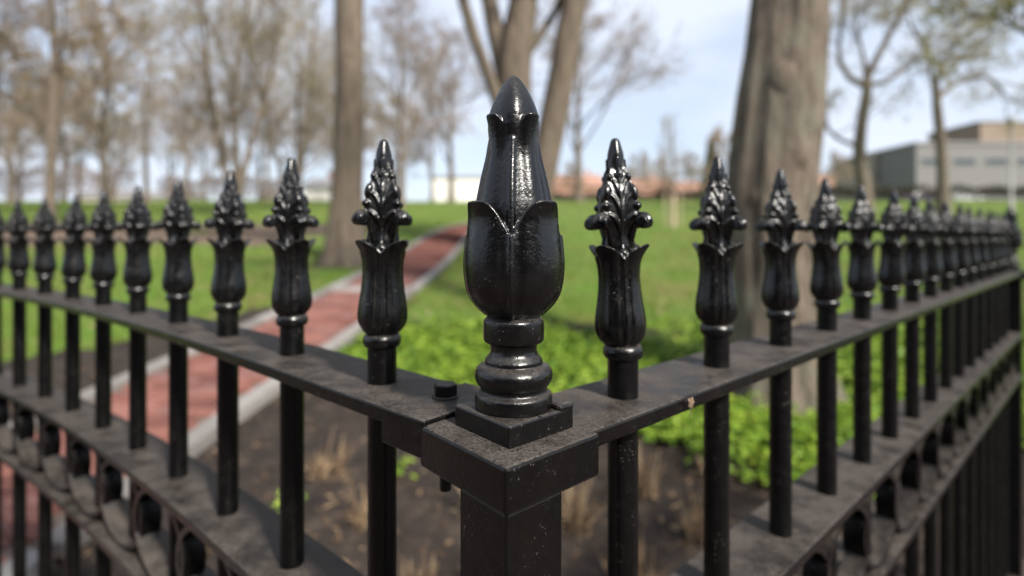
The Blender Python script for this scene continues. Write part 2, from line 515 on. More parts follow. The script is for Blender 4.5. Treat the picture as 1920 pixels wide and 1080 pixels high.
def sheet(name, mask, dz, mat, label):
    q = Q[mask]
    u, inv = np.unique(q, return_inverse=True)
    V = np.stack([X.ravel()[u], Y.ravel()[u], Zg.ravel()[u] + dz], 1)
    m = MB(); m.add(V, inv.reshape(-1, 4))
    return tag(link(name, m.mesh(name, [mat])), label, kind='structure')
lm = lawn_mask(cx, cy)
sheet('lawn', lm, 0.012, M['lawn'], 'green park lawn rising away behind the fence')
sheet('mulch_bed', (cx < -4.6) & (cy > 12) & (cy < 22.2) & ~lm & (cx > -42), 0.02, M['mulch'], 'brown mulched strip crossing the lawn')
pm = outside(cx, cy) & (cy > -9) & (np.abs(cx) < 14) & (cy < 3.2)
sheet('pavement', pm, 0.025, M['pave'], 'dark reddish pavement on the street side of the fence')

# path -----------------------------------------------------------------------
path = link('path', None or (lambda: (
    (lambda m_: (m_.add(*(lambda ss: (
        np.array([[path_at(s)[0] + k * PATH_W * math.sin(path_at(s)[2]), path_at(s)[1] - k * PATH_W * math.cos(path_at(s)[2]),
                   float(gz(path_at(s)[0], path_at(s)[1])) + 0.002] for s in ss for k in (-1, 1)]),
        np.array([[2 * i, 2 * i + 1, 2 * i + 3, 2 * i + 2] for i in range(len(ss) - 1)])))(np.arange(0, PATH_L[-1], 0.25))), m_.mesh('path', [M['joint']]))[1])(MB())))())
tag(path, 'red brick path with pale stone edging curving up the lawn', kind='structure')
brick_me = box_mesh('brick', 0.194, 0.096, 0.05, 0.004, 1, M['brick'])
rest = MB()
nb = 0
row = 0.101
s = 0.6; r_i = 0
BAND = (6.55, 6.95)
while s < PATH_L[-1] - 0.3:
    x, y, a = path_at(s)
    if BAND[0] < s < BAND[1]:
        s += row; r_i += 1; continue
    off = 0.1 if r_i % 2 else 0.0
    for k in range(-3, 4):
        lat = k * 0.2 + off - 0.1 * 0
        if abs(lat) > 0.47: continue
        wx = x + lat * math.sin(a); wy = y - lat * math.cos(a)
        z = float(gz(x, y)) + 0.012 + random.uniform(-.002, .003)
        if nb < 300 and y > 1.6:
            o = bpy.data.objects.new('brick', brick_me); COL.objects.link(o); o.parent = path
            o.location = (wx, wy, z - .012); o.rotation_euler = (R(5.4) * math.sin(a), 0, a - math.pi / 2 + random.gauss(0, .006)); nb += 1
        else:
            boxv(rest, (wx, wy, z - .012), (0.194, 0.096, 0.05), a - math.pi / 2, random.random())
    s += row; r_i += 1
o = link('far_bricks', rest.mesh('far_bricks', [M['brick']], False), path); o['kind'] = 'stuff'
kerb_me = box_mesh('kerb_stone', 0.592, 0.125, 0.12, 0.008, 1, M['kerbstone'])
s = 0.4
while s < PATH_L[-1] - .5:
    for side in (-1, 1):
        x, y, a = path_at(s)
        wx = x + side * 0.6 * math.sin(a); wy = y - side * 0.6 * math.cos(a)
        o = bpy.data.objects.new('kerb_stone', kerb_me); COL.objects.link(o); o.parent = path
        o.location = (wx, wy, float(gz(x, y)) - 0.012 + random.uniform(-.003, .004))
        o.rotation_euler = (0, -math.atan(0.095 * math.sin(a)), a + random.gauss(0, .004))
    s += 0.6
for k in range(5):
    x, y, a = path_at((BAND[0] + BAND[1]) / 2)
    lat = (k - 2) * 0.212
    o = bpy.data.objects.new('cross_stone', bpy.data.meshes.get('cross_stone') or box_mesh('cross_stone', 0.206, 0.36, 0.1, 0.008, 1, M['kerbstone'])); COL.objects.link(o); o.parent = path
    o.location = (x + lat * math.sin(a), y - lat * math.cos(a), float(gz(x, y)) - .024)
    o.rotation_euler = (R(5.4), 0, a - math.pi / 2)

# ------------------------------------------------------------------ iron fence
ZR, Z2, Z3 = 1.381, 1.1765, 1.040
RAIL_W, RAIL_T = 0.073, 0.0115
SEAM = [math.pi / 4 + k * math.pi / 2 for k in range(4)]
def seam_d(t):
    return (t - math.pi / 4 + math.pi / 4) % (math.pi / 2) - math.pi / 4          # signed angle to the nearest seam

def finial_corner():
    """tall bud of two rings of four leaves on a turned base; z=0 on the plinth top, metres"""
    mb = MB(); k = 0.001
    low = smooth_prof([(15, 55), (17.5, 57), (24, 63), (28.4, 70), (30.4, 79), (30.9, 88), (30.4, 98), (29.2, 108), (27.6, 117), (27.2, 124)], 5)
    def prof_low(t):
        d = abs(seam_d(t)); w_ = min(1, d / (math.pi / 4))
        pw = min(1, d / R(33)); rim = 103.5 + 17.5 * (1 - (1 - pw) ** 1.7) + 4.5 * (1 - (1 - w_) ** 2)
        P = []
        groove = 1.1 * math.exp(-((d - R(9)) / R(5)) ** 2)
        flat = 0.9 * math.cos(4 * t) * 0.6
        for h01 in np.linspace(0, 1, 46):
            h = 55 + (rim - 55) * h01
            r = np.interp(h, low[:, 1], low[:, 0])
            fade = min(1, (h - 55) / 14)
            r = r - groove * fade + flat * fade * .6
            r += (4.0 * pw ** 1.5) * np.clip((h01 - .72) / .28, 0, 1) ** 1.9
            P.append((r * k, h * k))
        r, h = P[-1][0] / k, rim
        P += [((r - 1.3) * k, (h + .7) * k), ((r - 3.0) * k, (h - .3) * k), ((r - 4.6) * k, (h - 3.5) * k), ((r - 6) * k, (h - 8) * k), (6 * k, (h - 10) * k), (0.5 * k, (h - 10) * k)]
        return P
    polar(mb, 160, prof_low)
    upp = smooth_prof([(25, 96), (24.4, 110), (23.4, 120), (21.9, 130), (19.4, 142), (16.6, 154), (15.6, 162), (15.4, 170), (15.8, 180)], 5)
    def prof_up(t):
        d = abs(seam_d(t)); w_ = min(1, d / (math.pi / 4))
        pw = min(1, d / R(33)); rim = 158.5 + 15 * (1 - (1 - pw) ** 1.6) + 4.5 * (1 - (1 - w_) ** 2)
        P = []
        for h01 in np.linspace(0, 1, 46):
            h = 96 + (rim - 96) * h01
            r = np.interp(h, upp[:, 1], upp[:, 0])
            r -= 1.3 * math.exp(-((d - R(19)) / R(12)) ** 2)
            r += 3.9 * pw ** 1.5 * np.clip((h01 - .60) / .40, 0, 1) ** 2.0
            P.append((r * k, h * k))
        r, h = P[-1][0] / k, rim
        P += [((r - 1.2) * k, (h + .8) * k), ((r - 2.8) * k, (h - .2) * k), ((r - 4.4) * k, (h - 5) * k), (5 * k, (h - 9) * k), (.5 * k, (h - 9) * k)]
        return P
    polar(mb, 160, prof_up)
    con = smooth_prof([(11, 146), (13.6, 158), (15.0, 168), (15.2, 174), (14.3, 181), (12.0, 188), (9.0, 194.5), (5.8, 200), (2.9, 203.4), (0.5, 205)], 5)
    polar(mb, 96, lambda t: [(r * k * (1 + .05 * math.cos(4 * (t - math.pi / 4))), h * k) for r, h in con])
    for s_ in SEAM:                                             # raised seam ribs
        hs = np.linspace(57, 106, 20); rs = np.interp(hs, low[:, 1], low[:, 0]) - .75
        tube(mb, np.stack([rs * np.cos(s_), rs * np.sin(s_), hs], 1) * k, np.full(20, 1.5 * k), 8)
        hs = np.linspace(101, 170, 20); rs = np.interp(hs, upp[:, 1], upp[:, 0]) - 1.3 - 2.2 * np.clip((hs - 158) / 12, 0, 1) ** 2
        tube(mb, np.stack([rs * np.cos(s_), rs * np.sin(s_), hs], 1) * k, np.linspace(2.7, 2.2, 20) * k, 10)
    return voxelise(mb, 'leaf_bud', 0.00062, M['cast'], 5)

def finial_picket():
    """acanthus spear head over a four-leaf cup; z=0 on the rail top, metres"""
    mb = MB(); k = 0.001
    cup = smooth_prof([(11.5, 38), (14.5, 40.5), (17.6, 45.5), (18.9, 51.5), (18.4, 60), (16.6, 72), (15.4, 84), (15.5, 93), (16.8, 101), (20.3, 107.5), (24.6, 112.5)], 5)
    def prof_cup(t):
        d = abs(seam_d(t)); w_ = min(1, d / (math.pi / 4))
        rim = 102 + 10.5 * (1 - (1 - w_) ** 1.7)
        P = []
        for h01 in np.linspace(0, 1, 50):
            h = 38 + (rim - 38) * h01
            r = np.interp(h, cup[:, 1], cup[:, 0])
            f = min(1, (h - 38) / 10)
            r += f * (-1.5 * math.exp(-((d - R(11)) / R(5)) ** 2) + .7 * math.exp(-(d / R(6)) ** 2) - .35 * math.exp(-((d - R(28)) / R(7)) ** 2) * np.clip((95 - h) / 30, 0, 1))
            P.append((r * k, h * k))
        r, h = P[-1][0] / k, rim
        P += [((r - 1.0) * k, (h + .5) * k), ((r - 2.4) * k, (h - .4) * k), ((r - 5) * k, (h - 4) * k), (11 * k, (h - 8) * k), (8 * k, (h - 10) * k), (.5 * k, (h - 10) * k)]
        return P
    polar(mb, 128, prof_cup)
    rcp = smooth_prof([(11, 84), (11.8, 96), (11.6, 106), (11.2, 112), (11.6, 118), (14.0, 124), (18.4, 130), (18.6, 136), (17.4, 143), (16.0, 150), (13.2, 157), (10.8, 163), (8.9, 168), (7.3, 174), (5.6, 181), (4.1, 187), (3.3, 190), (2.0, 191.6), (0.4, 192)], 5)
    def body_r(t, h):
        rc = np.interp(h, rcp[:, 1], rcp[:, 0])
        m_ = abs(math.cos(t)) + abs(math.sin(t))
        dia = rc / m_ * (1 - .06 * (m_ - 1) / .414)
        sq = np.clip((h - 112) / 14, 0, 1) * np.clip((180 - h) / 12, 0, 1)
        lo = rc * (1 - .02)
        face = 8.3 if 112 < h < 165 else 0
        r_ = lo + (max(dia, min(face, lo)) - lo) * sq
        if h > 168: r_ *= 1 + .07 * math.cos(4 * (t - math.pi / 4)) * min(1, (192 - h) / 8)
        return r_
    polar(mb, 128, lambda t: [(body_r(t, h) * k, h * k) for h in rcp[:, 1]])
    def P3(r, t, h): return (r * math.cos(t) * k, r * math.sin(t) * k, h * k)
    for q in range(4):
        a = q * math.pi / 2
        ra = Matrix.Rotation(a, 4, 'Z')
        st = smooth_prof([(9, 112), (11.2, 119), (13.6, 126), (17.0, 131.6), (21.0, 133.6), (24.4, 132.0), (26.0, 128.6)], 5)
        tube(mb, [P3(r, a, h) for r, h in st], np.linspace(3.0, 2.4, len(st)) * k, 10)
        tdir = np.array([-math.sin(a), math.cos(a), 0]); c = np.array(P3(21.8, a, 128.6))
        tube(mb, [c + tdir * q_ * k for q_ in (-5.8, -5.2, -2, 2, 5.2, 5.8)], np.array([3.9, 4.7, 5.0, 5.0, 4.7, 3.9]) * k, 20)
        ellipsoid(mb, P3(17.0, a, 140.6), (3.0 * k, 3.2 * k, 2.8 * k), ra)
        ellipsoid(mb, P3(14.2, a, 150.8), (3.1 * k, 3.0 * k, 6.4 * k), ra @ Matrix.Rotation(R(-16), 4, 'Y'))
        ellipsoid(mb, P3(10.2, a, 162.0), (2.2 * k, 2.5 * k, 2.8 * k), ra)
        for sg in (-1, 1):
            for (h0, h1, t1, rr) in ((115, 134.5, 38, 1.5), (127, 149, 36, 1.4), (141, 160, 33, 1.2)):
                tt = np.linspace(0, 1, 14); seam = a - sg * math.pi / 4
                ang = seam + sg * R(t1) * tt ** 1.5
                hh = h0 + (h1 - h0) * (1.45 * tt - .45 * tt ** 2.6)
                tube(mb, [P3(body_r(t, h) - .1, t, h) for t, h in zip(ang, hh)], rr * k * (.7 + .55 * np.sin(np.pi * tt * .9)), 8)
    for s_ in SEAM:
        hs = np.linspace(104, 176, 20)
        tube(mb, [P3(body_r(s_, h) + .5 + 2.6 * max(0, (112 - h) / 8), s_, h) for h in hs], np.linspace(1.7, .9, 20) * k, 8)
        ellipsoid(mb, P3(13.4, s_, 104.5), (3.4 * k, 4.4 * k, 5.0 * k), Matrix.Rotation(s_, 4, 'Z') @ Matrix.Rotation(R(20), 4, 'Y'))
    return voxelise(mb, 'spear_head', 0.00060, M['spear'], 3)

bud_me = finial_corner()
spear_me = finial_picket()
ring_prof = smooth_prof([(11.6, 28), (13.6, 29), (14.7, 31.5), (14.8, 34.5), (13.8, 37.2), (12.2, 38.6)], 4) * 0.001
collar_me = lathe_mesh('collar_ring', [(float(r), float(h)) for r, h in ring_prof], 40, M['cast'])
_mb = MB(); tube(_mb, [(0, 0, .30), (0, 0, .9), (0, 0, ZR + .0385)], [.0113] * 3, 28)
shaft_me = _mb.mesh('picket', [M['shaft']])
for p in shaft_me.polygons:
    if len(p.vertices) > 4: p.use_smooth = False
# lattice ring: flat bar bent to a circle, standing in the plane of the fence
_mb = MB()
n = 56; ro, ri, dp = 0.0625, 0.0565, 0.013
for k in range(1):
    th = np.linspace(0, 2 * np.pi, n, endpoint=False)
    sec = [(ro, -dp), (ro, dp), (ri, dp), (ri, -dp)]
    V = np.array([[r * math.cos(t), d, r * math.sin(t)] for t in th for (r, d) in sec])
    i = np.arange(n)[:, None] * 4; i2 = ((np.arange(n) + 1) % n)[:, None] * 4; j = np.arange(4)[None]; j2 = (j + 1) % 4
    _mb.add(V, np.stack([i + j, i + j2, i2 + j2, i2 + j], -1).reshape(-1, 4))
ring_me = _mb.mesh('lattice_ring', [M['rail']], False)

def sweep(name, line, w_, t_, ztop, mat, ch=0.0018):
    """flat bar swept along a plan line (N,2)"""
    line = np.asarray(line); tn = np.gradient(line, axis=0); tn /= np.linalg.norm(tn, axis=1)[:, None]
    nr = np.stack([-tn[:, 1], tn[:, 0]], 1)
    h = w_ / 2
    sec = [(-h + ch, 0), (-h + ch * .3, -ch * .3), (-h, -ch), (-h, -t_ + ch), (-h + ch, -t_), (h - ch, -t_), (h, -t_ + ch), (h, -ch), (h - ch * .3, -ch * .3), (h - ch, 0)]
    m = len(sec)
    V = np.array([[*(line[i] + nr[i] * a), ztop + b] for i in range(len(line)) for a, b in sec])
    i = np.arange(len(line) - 1)[:, None] * m; j = np.arange(m)[None]; k = (j + 1) % m
    mb = MB(); mb.add(V, np.stack([i + j, i + k, i + m + k, i + m + j], -1).reshape(-1, 4))
    mb.add(np.vstack([V[:m], V[-m:]]), [list(range(m))[::-1], list(range(m, 2 * m))])
    me = mb.mesh(name, [mat], False)
    bm = bmesh.new(); bm.from_mesh(me); bmesh.ops.recalc_face_normals(bm, faces=bm.faces); bm.to_mesh(me); bm.free()
    return me

def fence_run(name, pts, angs, line, dz, label, group):
    root = empty(name, (pts[0][0], pts[0][1], 0))
    tag(root, label, 'fence', group)
    base = np.array(pts[0])
    rel = np.asarray(line) - base
    for nm, zt in (('top_rail', ZR), ('middle_rail', Z2), ('lattice_rail', Z3), ('bottom_rail', .36)):
        link(nm, sweep(nm, rel, RAIL_W, RAIL_T, zt + dz, M['rail']), root)
    for p, a in zip(pts, angs):
        q = np.array(p) - base
        tilt = (random.gauss(0, .011), random.gauss(0, .011))
        sh = link('picket', shaft_me, root); sh.location = (q[0], q[1], dz); sh.rotation_euler = (0, 0, a)
        hd = link('spear_head', spear_me, sh); hd.location = (0, 0, ZR); hd.rotation_euler = (tilt[0], tilt[1], random.gauss(0, R(5)))
        cr = link('collar_ring', collar_me, sh); cr.location = (0, 0, ZR)
    pitch = np.linalg.norm(np.array(pts[1]) - np.array(pts[0]))
    for i in range(len(pts)):
        q = np.array(pts[i]) - base; a = angs[i]
        fr = 1 if math.cos(a) > 0 else -1                     # rings stand towards the street face
        off = .012 + .0012 * (i % 2)
        rg = link('lattice_ring', ring_me, root); rg.location = (q[0] + math.sin(a) * off * fr, q[1] - math.cos(a) * off * fr, (Z2 - RAIL_T + Z3) / 2 + dz)
        rg.rotation_euler = (0, 0, a); rg.scale = (pitch * .575 / .0625, 1, 1)
    return root

END = np.array([0.0825, 0.397]) + 15.35 * .14 * U
rline = [PC + U * t for t in np.linspace(0.0295, 15.4 * .14 + .07, 24)]
fence_r = fence_run('iron_fence', RP, [PHI] * 15, rline, 0.0, 'straight black iron fence run of spear pickets, to the right of the tall corner finial', 'iron fence runs')
dL = np.array([-math.cos(R(40.8)), math.sin(R(40.8))]); nL = np.array([-dL[1], dL[0]])
lline = [LP[0] - dL * .060] + [LP[0] - dL * .03]
for i in range(len(LP) - 1):
    lline.append(LP[i])
lline.append(LP[-1])
ll = smooth_prof(lline, 5)
DZL = 0.0033
fence_l = fence_run('iron_fence', LP, [math.pi - a for a in LA], ll, DZL, 'curving black iron fence run of spear pickets in front of the brick path', 'iron fence runs')

# corner post
def turned_base():
    prof = smooth_prof([(23.2, 0), (23.9, 1.2), (24.0, 4.5), (23.6, 8.2), (22.4, 9.6), (20.9, 10.6), (20.5, 12.4), (21.6, 14), (23.4, 16.6), (24.2, 20), (23.4, 23.4), (21.2, 25.6), (18.6, 26.6), (17.9, 27.4), (17.9, 29), (17.0, 30.6), (15.2, 32.8), (14.4, 35.4), (14.6, 38), (15.4, 39.4), (16.2, 39.8), (17.4, 40.2), (18.6, 41.4), (18.9, 44), (18.9, 50), (18.5, 53.4), (17.2, 55), (15, 57)], 4) * .001
    return lathe_mesh('turned_base', [(float(r), float(h)) for r, h in prof], 72, M['cast'])
base_me = turned_base()

def quadprism(name, pts, z0, z1, mat, bev=.0015):
    bm = bmesh.new()
    b = [bm.verts.new((p[0], p[1], z0)) for p in pts]; t_ = [bm.verts.new((p[0], p[1], z1)) for p in pts]
    nn = len(pts)
    bm.faces.new(b[::-1]); bm.faces.new(t_)
    for i in range(nn): bm.faces.new((b[i], b[(i + 1) % nn], t_[(i + 1) % nn], t_[i]))
    bmesh.ops.recalc_face_normals(bm, faces=bm.faces)
    bmesh.ops.bevel(bm, geom=list(bm.edges), offset=bev, segments=2, profile=.5, affect='EDGES')
    me = bpy.data.meshes.new(name); bm.to_mesh(me); bm.free(); me.materials.append(mat)
    return me

cp = empty('fence_post', (PC[0], PC[1], 0), PHI)
tag(cp, 'square black corner post crowned by the tall tulip-bud finial in sharp focus', 'fence post', 'fence posts')
link('post_shaft', quadprism('post_shaft', [(-.0415, -.0415), (.000, -.0415), (.000, -.0005), (-.0415, -.0005)], 0.1, ZR - .0238, M['post'], .0014), cp)
link('post_cap', quadprism('post_cap', [(-.043, -.043), (.031, -.043), (.031, .040), (-.043, .040)], ZR - .0245, ZR + .0012, M['post'], .0021), cp)
pl = link('plinth', quadprism('plinth', [(-.0262, -.0262), (.0262, -.0262), (.0262, .0262), (-.0262, .0262)], ZR + .0008, ZR + .0138, M['cast'], .0013), cp)
link('casting_lug', quadprism('casting_lug', [(.0135, -.0262), (.0266, -.0266), (.0266, -.004), (.0135, -.006)], ZR + .011, ZR + .0172, M['cast'], .0022), pl)
tb = link('turned_base', base_me, cp); tb.location = (0, 0, ZR + .0135)
lb = link('leaf_bud', bud_me, cp); lb.location = (0, 0, ZR + .0135)
# bracket that joins the curved run to the post, with its bolt
def LQ(a, b): return LP[0] + dL * a + nL * b - np.array(LP[0])
br = [LQ(-.098, .0395), LQ(-.098, -.039), LQ(-.054, -.039), LQ(-.054, .0395)]
bo = link('joint_bracket', quadprism('joint_bracket', br, ZR - .023 + DZL, ZR + .0012 + DZL, M['post'], .0014), fence_l)
hexv = []
mbb = MB()
for (r0, z0, z1, sd) in ((.0098, ZR + DZL + .0010, ZR + DZL + .0026, 24), (.0086, ZR + DZL + .0024, ZR + DZL + .0105, 6), (.0042, ZR - .062, ZR + DZL, 14), (.0075, ZR - .038, ZR - .0225, 6)):
    tube(mbb, [(0, 0, z0), (0, 0, z0 + .0006), (0, 0, z1 - .0008), (0, 0, z1)], [r0 * .94, r0, r0, r0 * .9], sd)
blt = link('bolt', mbb.mesh('bolt', [M['post']], False), bo)
q = LQ(-.070, -.004); blt.location = (q[0], q[1], 0); blt.rotation_euler = (0, 0, .3)

# far end post
ep = empty('fence_post', (END[0], END[1], 0), PHI)
tag(ep, 'far end post with a bud finial where the straight fence run stops', 'fence post', 'fence posts')
link('post_shaft', quadprism('post_shaft', [(-.03, -.03), (.03, -.03), (.03, .03), (-.03, .03)], 0.1, ZR - .026, M['post']), ep)
link('post_cap', quadprism('post_cap', [(-.043, -.043), (.043, -.043), (.043, .043), (-.043, .043)], ZR - .027, ZR + .0012, M['post']), ep)
link('plinth', pl.data, ep)
o = link('turned_base', base_me, ep); o.location = (0, 0, ZR + .0135)
o = link('leaf_bud', bud_me, ep); o.location = (0, 0, ZR + .0135)

# granite base course under the fence
plan = [LP[i] for i in range(len(LP) - 1, -1, -1)] + [PC] + RP + [END + U * .2]
base_wall = empty('stone_base_wall', (PC[0], PC[1], 0))
tag(base_wall, 'low granite base wall carrying the iron fence', 'wall')
tot = 0
def wall_piece(line, nm):
    me = sweep(nm, np.asarray(line) - PC, .2, .55, .25, M['granite'], .008)
    link(nm, me, base_wall)
lw = [PC + (LP[0] - PC) * .3] + LP
for i in range(0, len(lw) - 1, 3): wall_piece(lw[i:i + 4] if len(lw[i:i + 4]) > 1 else lw[-2:], 'coping_stone')
rw = [PC - U * .08] + RP + [END + U * .12]
for i in range(0, len(rw) - 1, 3): wall_piece(rw[i:i + 4] if len(rw[i:i + 4]) > 1 else rw[-2:], 'coping_stone')

# a dry insect husk stuck on the rail edge
mbh = MB()
for k in range(7):
    ellipsoid(mbh, (random.gauss(0, .0016), random.gauss(0, .0006), random.gauss(0, .002)), (.0016, .0010, .0022), Matrix.Rotation(random.uniform(0, 3), 4, 'Y'), 8, 6)
tube(mbh, [(0, 0, -.002), (-.0006, -.0004, -.006), (-.0022, -.0003, -.009)], [.0003, .00025, .0002], 5)
hk = link('insect_husk', mbh.mesh('insect_husk', [M['husk']]))
hp = RP[0] + U * .032 - Vv * (RAIL_W / 2 + .0005)
hk.location = (hp[0], hp[1], ZR - .0045); hk.rotation_euler = (0, 0, PHI)
tag(hk, 'tiny dry tan insect husk stuck to the front edge of the right rail', 'insect husk')

# ------------------------------------------------------------------ vegetation on the ground
def leaves(mb, P, N_, size, tint, aspect=.62, fold=.25):
    """folded leaf blades (2 quads each) at P with normals N_"""
    n = len(P)
    a = rng.normal(size=(n, 3)); a -= (a * N_).sum(1)[:, None] * N_; a /= np.linalg.norm(a, axis=1)[:, None]
    b = np.cross(N_, a)
    s = np.asarray(size)[:, None]
    base = P; tip = P + a * s; ml = P + a * s * .5 + b * s * aspect * .5 + N_ * s * fold * .5; mr = P + a * s * .5 - b * s * aspect * .5 + N_ * s * fold * .5
    V = np.stack([base, ml, tip, mr], 1).reshape(-1, 3)
    i = np.arange(n)[:, None] * 4
    F = np.concatenate([i + [0, 2, 1], i + [0, 3, 2]], 1).reshape(-1, 3)
    mb.add(V, F, np.repeat(tint, 2))

# ground cover: leafy rosettes
NR = 5200
px_ = rng.uniform(-1.7, 6.2, NR * 3); py_ = rng.uniform(2.3, 7.4, NR * 3)
edge = 3.45 + .30 * wob(px_, py_, 1.3, .7) + np.interp(px_, [-1.5, -.4, .5, 1.0, 1.6, 2.4, 6], [.55, .2, -.1, -.5, -.95, -.8, -.3])
topb = 5.7 + .5 * wob(px_, py_, .9, 2.0) + np.clip(px_, 0, 4) * .12
dens = np.clip((topb - py_) / 1.2, 0, 1) * np.clip((py_ - edge) / .12, 0, 1)
keep = (path_dist(px_, py_) > PATH_W + .12) & (rng.random(NR * 3) < dens) & (wob(px_, py_, 2.1, 4) > -.62) & (np.hypot(px_ - 1.85, py_ - 3.77) > .42)
px_, py_ = px_[keep][:NR], py_[keep][:NR]
mb = MB()
n = len(px_); K = 16
zc = gz(px_, py_); hc = rng.uniform(.08, .21, n) * (.75 + .35 * wob(px_, py_, 1.6, 3))
th = rng.uniform(0, 2 * np.pi, (n, K)); rr = .085 * np.sqrt(rng.random((n, K))); hh = hc[:, None] * (1 - .55 * (rr / .085) ** 2) + rng.normal(0, .012, (n, K))
P = np.stack([px_[:, None] + rr * np.cos(th), py_[:, None] + rr * np.sin(th), zc[:, None] + np.maximum(hh, .015)], -1).reshape(-1, 3)
Nn = np.stack([np.cos(th) * rr * 7, np.sin(th) * rr * 7, np.ones_like(th)], -1).reshape(-1, 3) + rng.normal(0, .28, (n * K, 3))
Nn /= np.linalg.norm(Nn, axis=1)[:, None]
tn = np.clip(np.repeat(rng.normal(.5, .24, n), K) + rng.normal(0, .2, n * K), 0, 1)
leaves(mb, P, Nn, rng.uniform(.035, .062, n * K), tn, .7, .2)
tag(link('groundcover_plants', mb.mesh('groundcover_plants', [M['cover']], False)), 'bright yellow-green leafy ground cover between fence and lawn', 'ground cover', kind='stuff')

# lawn blades, thinner with distance
NB = 190000
yy = 4.3 * (52 / 4.3) ** rng.random(NB) ; xx = rng.uniform(-1.1, 1.1, NB) * yy * 1.0
ok = lawn_mask(xx, yy); xx, yy = xx[ok], yy[ok]; n = len(xx)
zz = gz(xx, yy); hgt = rng.uniform(.03, .075, n) * (1 + .3 * wob(xx, yy, .8)); wd = .0028 * np.clip(yy, 5, 50) * .35
ang = rng.uniform(0, np.pi, n); lean = rng.normal(0, .8, (n, 2)) * hgt[:, None]
A = np.stack([xx - np.cos(ang) * wd, yy - np.sin(ang) * wd, zz], 1); B = np.stack([xx + np.cos(ang) * wd, yy + np.sin(ang) * wd, zz], 1); C_ = np.stack([xx + lean[:, 0], yy + lean[:, 1], zz + hgt + .012], 1)
mb = MB(); mb.add(np.stack([A, B, C_], 1).reshape(-1, 3), np.arange(3 * n).reshape(-1, 3), np.clip(rng.normal(.5, .2, n), 0, 1))
tag(link('grass_blades', mb.mesh('grass_blades', [M['blade']], False)), 'short green grass blades of the park lawn', 'grass', kind='stuff')

# soil crumbs and litter near the fence
mb = MB(); n = 5200
xx = rng.uniform(-3.6, 3.6, n); yy = rng.uniform(.8, 4.6, n); ok = (~lawn_mask(xx, yy)) & (path_dist(xx, yy) > PATH_W + .03) & ~outside(xx, yy); xx, yy = xx[ok], yy[ok]
P = np.stack([xx, yy, gz(xx, yy) + .012], 1); Nn = np.stack([rng.normal(0, .4, len(xx)), rng.normal(0, .4, len(xx)), np.ones(len(xx))], 1); Nn /= np.linalg.norm(Nn, axis=1)[:, None]
leaves(mb, P, Nn, rng.uniform(.015, .05, len(xx)), np.clip(rng.normal(.3, .25, len(xx)), 0, 1), .35, .3)
tag(link('dry_litter', mb.mesh('dry_litter', [M['straw']], False)), 'bits of dry leaf litter strewn on the soil', 'litter', kind='stuff')

mb = MB(); n = 6000
yy = 4.6 * (26 / 4.6) ** rng.random(n); xx = rng.uniform(-1, 1, n) * yy; ok = lawn_mask(xx, yy) & (wob(xx, yy, .35, 9) + rng.normal(0, .25, n) > .15); xx, yy = xx[ok], yy[ok]
P = np.stack([xx, yy, gz(xx, yy) + .05], 1); Nn = np.stack([rng.normal(0, .4, len(xx)), rng.normal(0, .4, len(xx)), np.ones(len(xx))], 1); Nn /= np.linalg.norm(Nn, axis=1)[:, None]
leaves(mb, P, Nn, rng.uniform(.04, .09, len(xx)), rng.random(len(xx)), .6, .3)
tag(link('fallen_leaves', mb.mesh('fallen_leaves', [M['straw']], False)), 'old fallen leaves scattered over the lawn', 'leaves', kind='stuff')
# cut-back clumps of dry ornamental grass, each a thing
CL = [(-.95, 2.75, .9, 'largest straw clump beside the brick path edging'), (-.62, 2.35, .8, 'straw stubble clump seen between the two nearest curved-run pickets'),
      (-.42, 3.1, .7, 'low straw clump just before the ground cover, nearest the path'), (-.16, 2.45, .8, 'straw clump seen just beside the joint bracket'),
      (.27, 2.35, 1.0, 'tall straw clump showing right beside the corner post'), (.62, 2.6, 1.0, 'dense straw clump between the first two straight-run pickets'),
      (.8, 2.25, .85, 'straw clump in front of the dense pair below the ground cover'), (1.02, 2.7, .75, 'straw clump under the overhang of the ground cover'),
      (-1.25, 2.2, .8, 'straw clump close to the fence by the brick path'), (.45, 1.95, .9, 'straw clump nearest the straight fence run'),
      (-.35, 1.9, .8, 'straw clump nearest the curving fence run'), (1.45, 2.3, .8, 'straw clump farthest along the straight fence run')]
for (x, y, sc_, lab) in CL:
    mb = MB(); root = empty('dry_grass_clump', (x, y, float(gz(x, y))))
    for k in range(int(42 * sc_)):
        a = random.uniform(0, 6.283); r0 = .075 * sc_ * math.sqrt(random.random()); ln = random.uniform(.09, .27) * sc_; tl = random.gauss(.25, .25)
        b = np.array([r0 * math.cos(a), r0 * math.sin(a), 0]); a2 = a + random.gauss(0, .7)
        d = np.array([math.cos(a2) * math.sin(tl), math.sin(a2) * math.sin(tl), math.cos(tl)])
        tube(mb, [b, b + d * ln * .5, b + d * ln + np.array([0, 0, -.03 * random.random()])], [.0042, .0036, .0016], 3, random.random(), cap=False)
    link('stalks', mb.mesh('stalks', [M['straw']]), root)
    mb = MB(); th_ = rng.uniform(0, 6.28, 60); rr_ = .11 * sc_ * np.sqrt(rng.random(60)); P = np.stack([rr_ * np.cos(th_), rr_ * np.sin(th_), rng.uniform(.01, .06, 60)], 1)
    Nn = rng.normal(size=(60, 3)); Nn /= np.linalg.norm(Nn, axis=1)[:, None]
    leaves(mb, P, Nn, rng.uniform(.03, .09, 60), rng.random(60), .12, .1)
    link('withered_blades', mb.mesh('withered_blades', [M['straw']], False), root)
    tag(root, lab, 'dry grass', 'cut-back dry grass clumps')
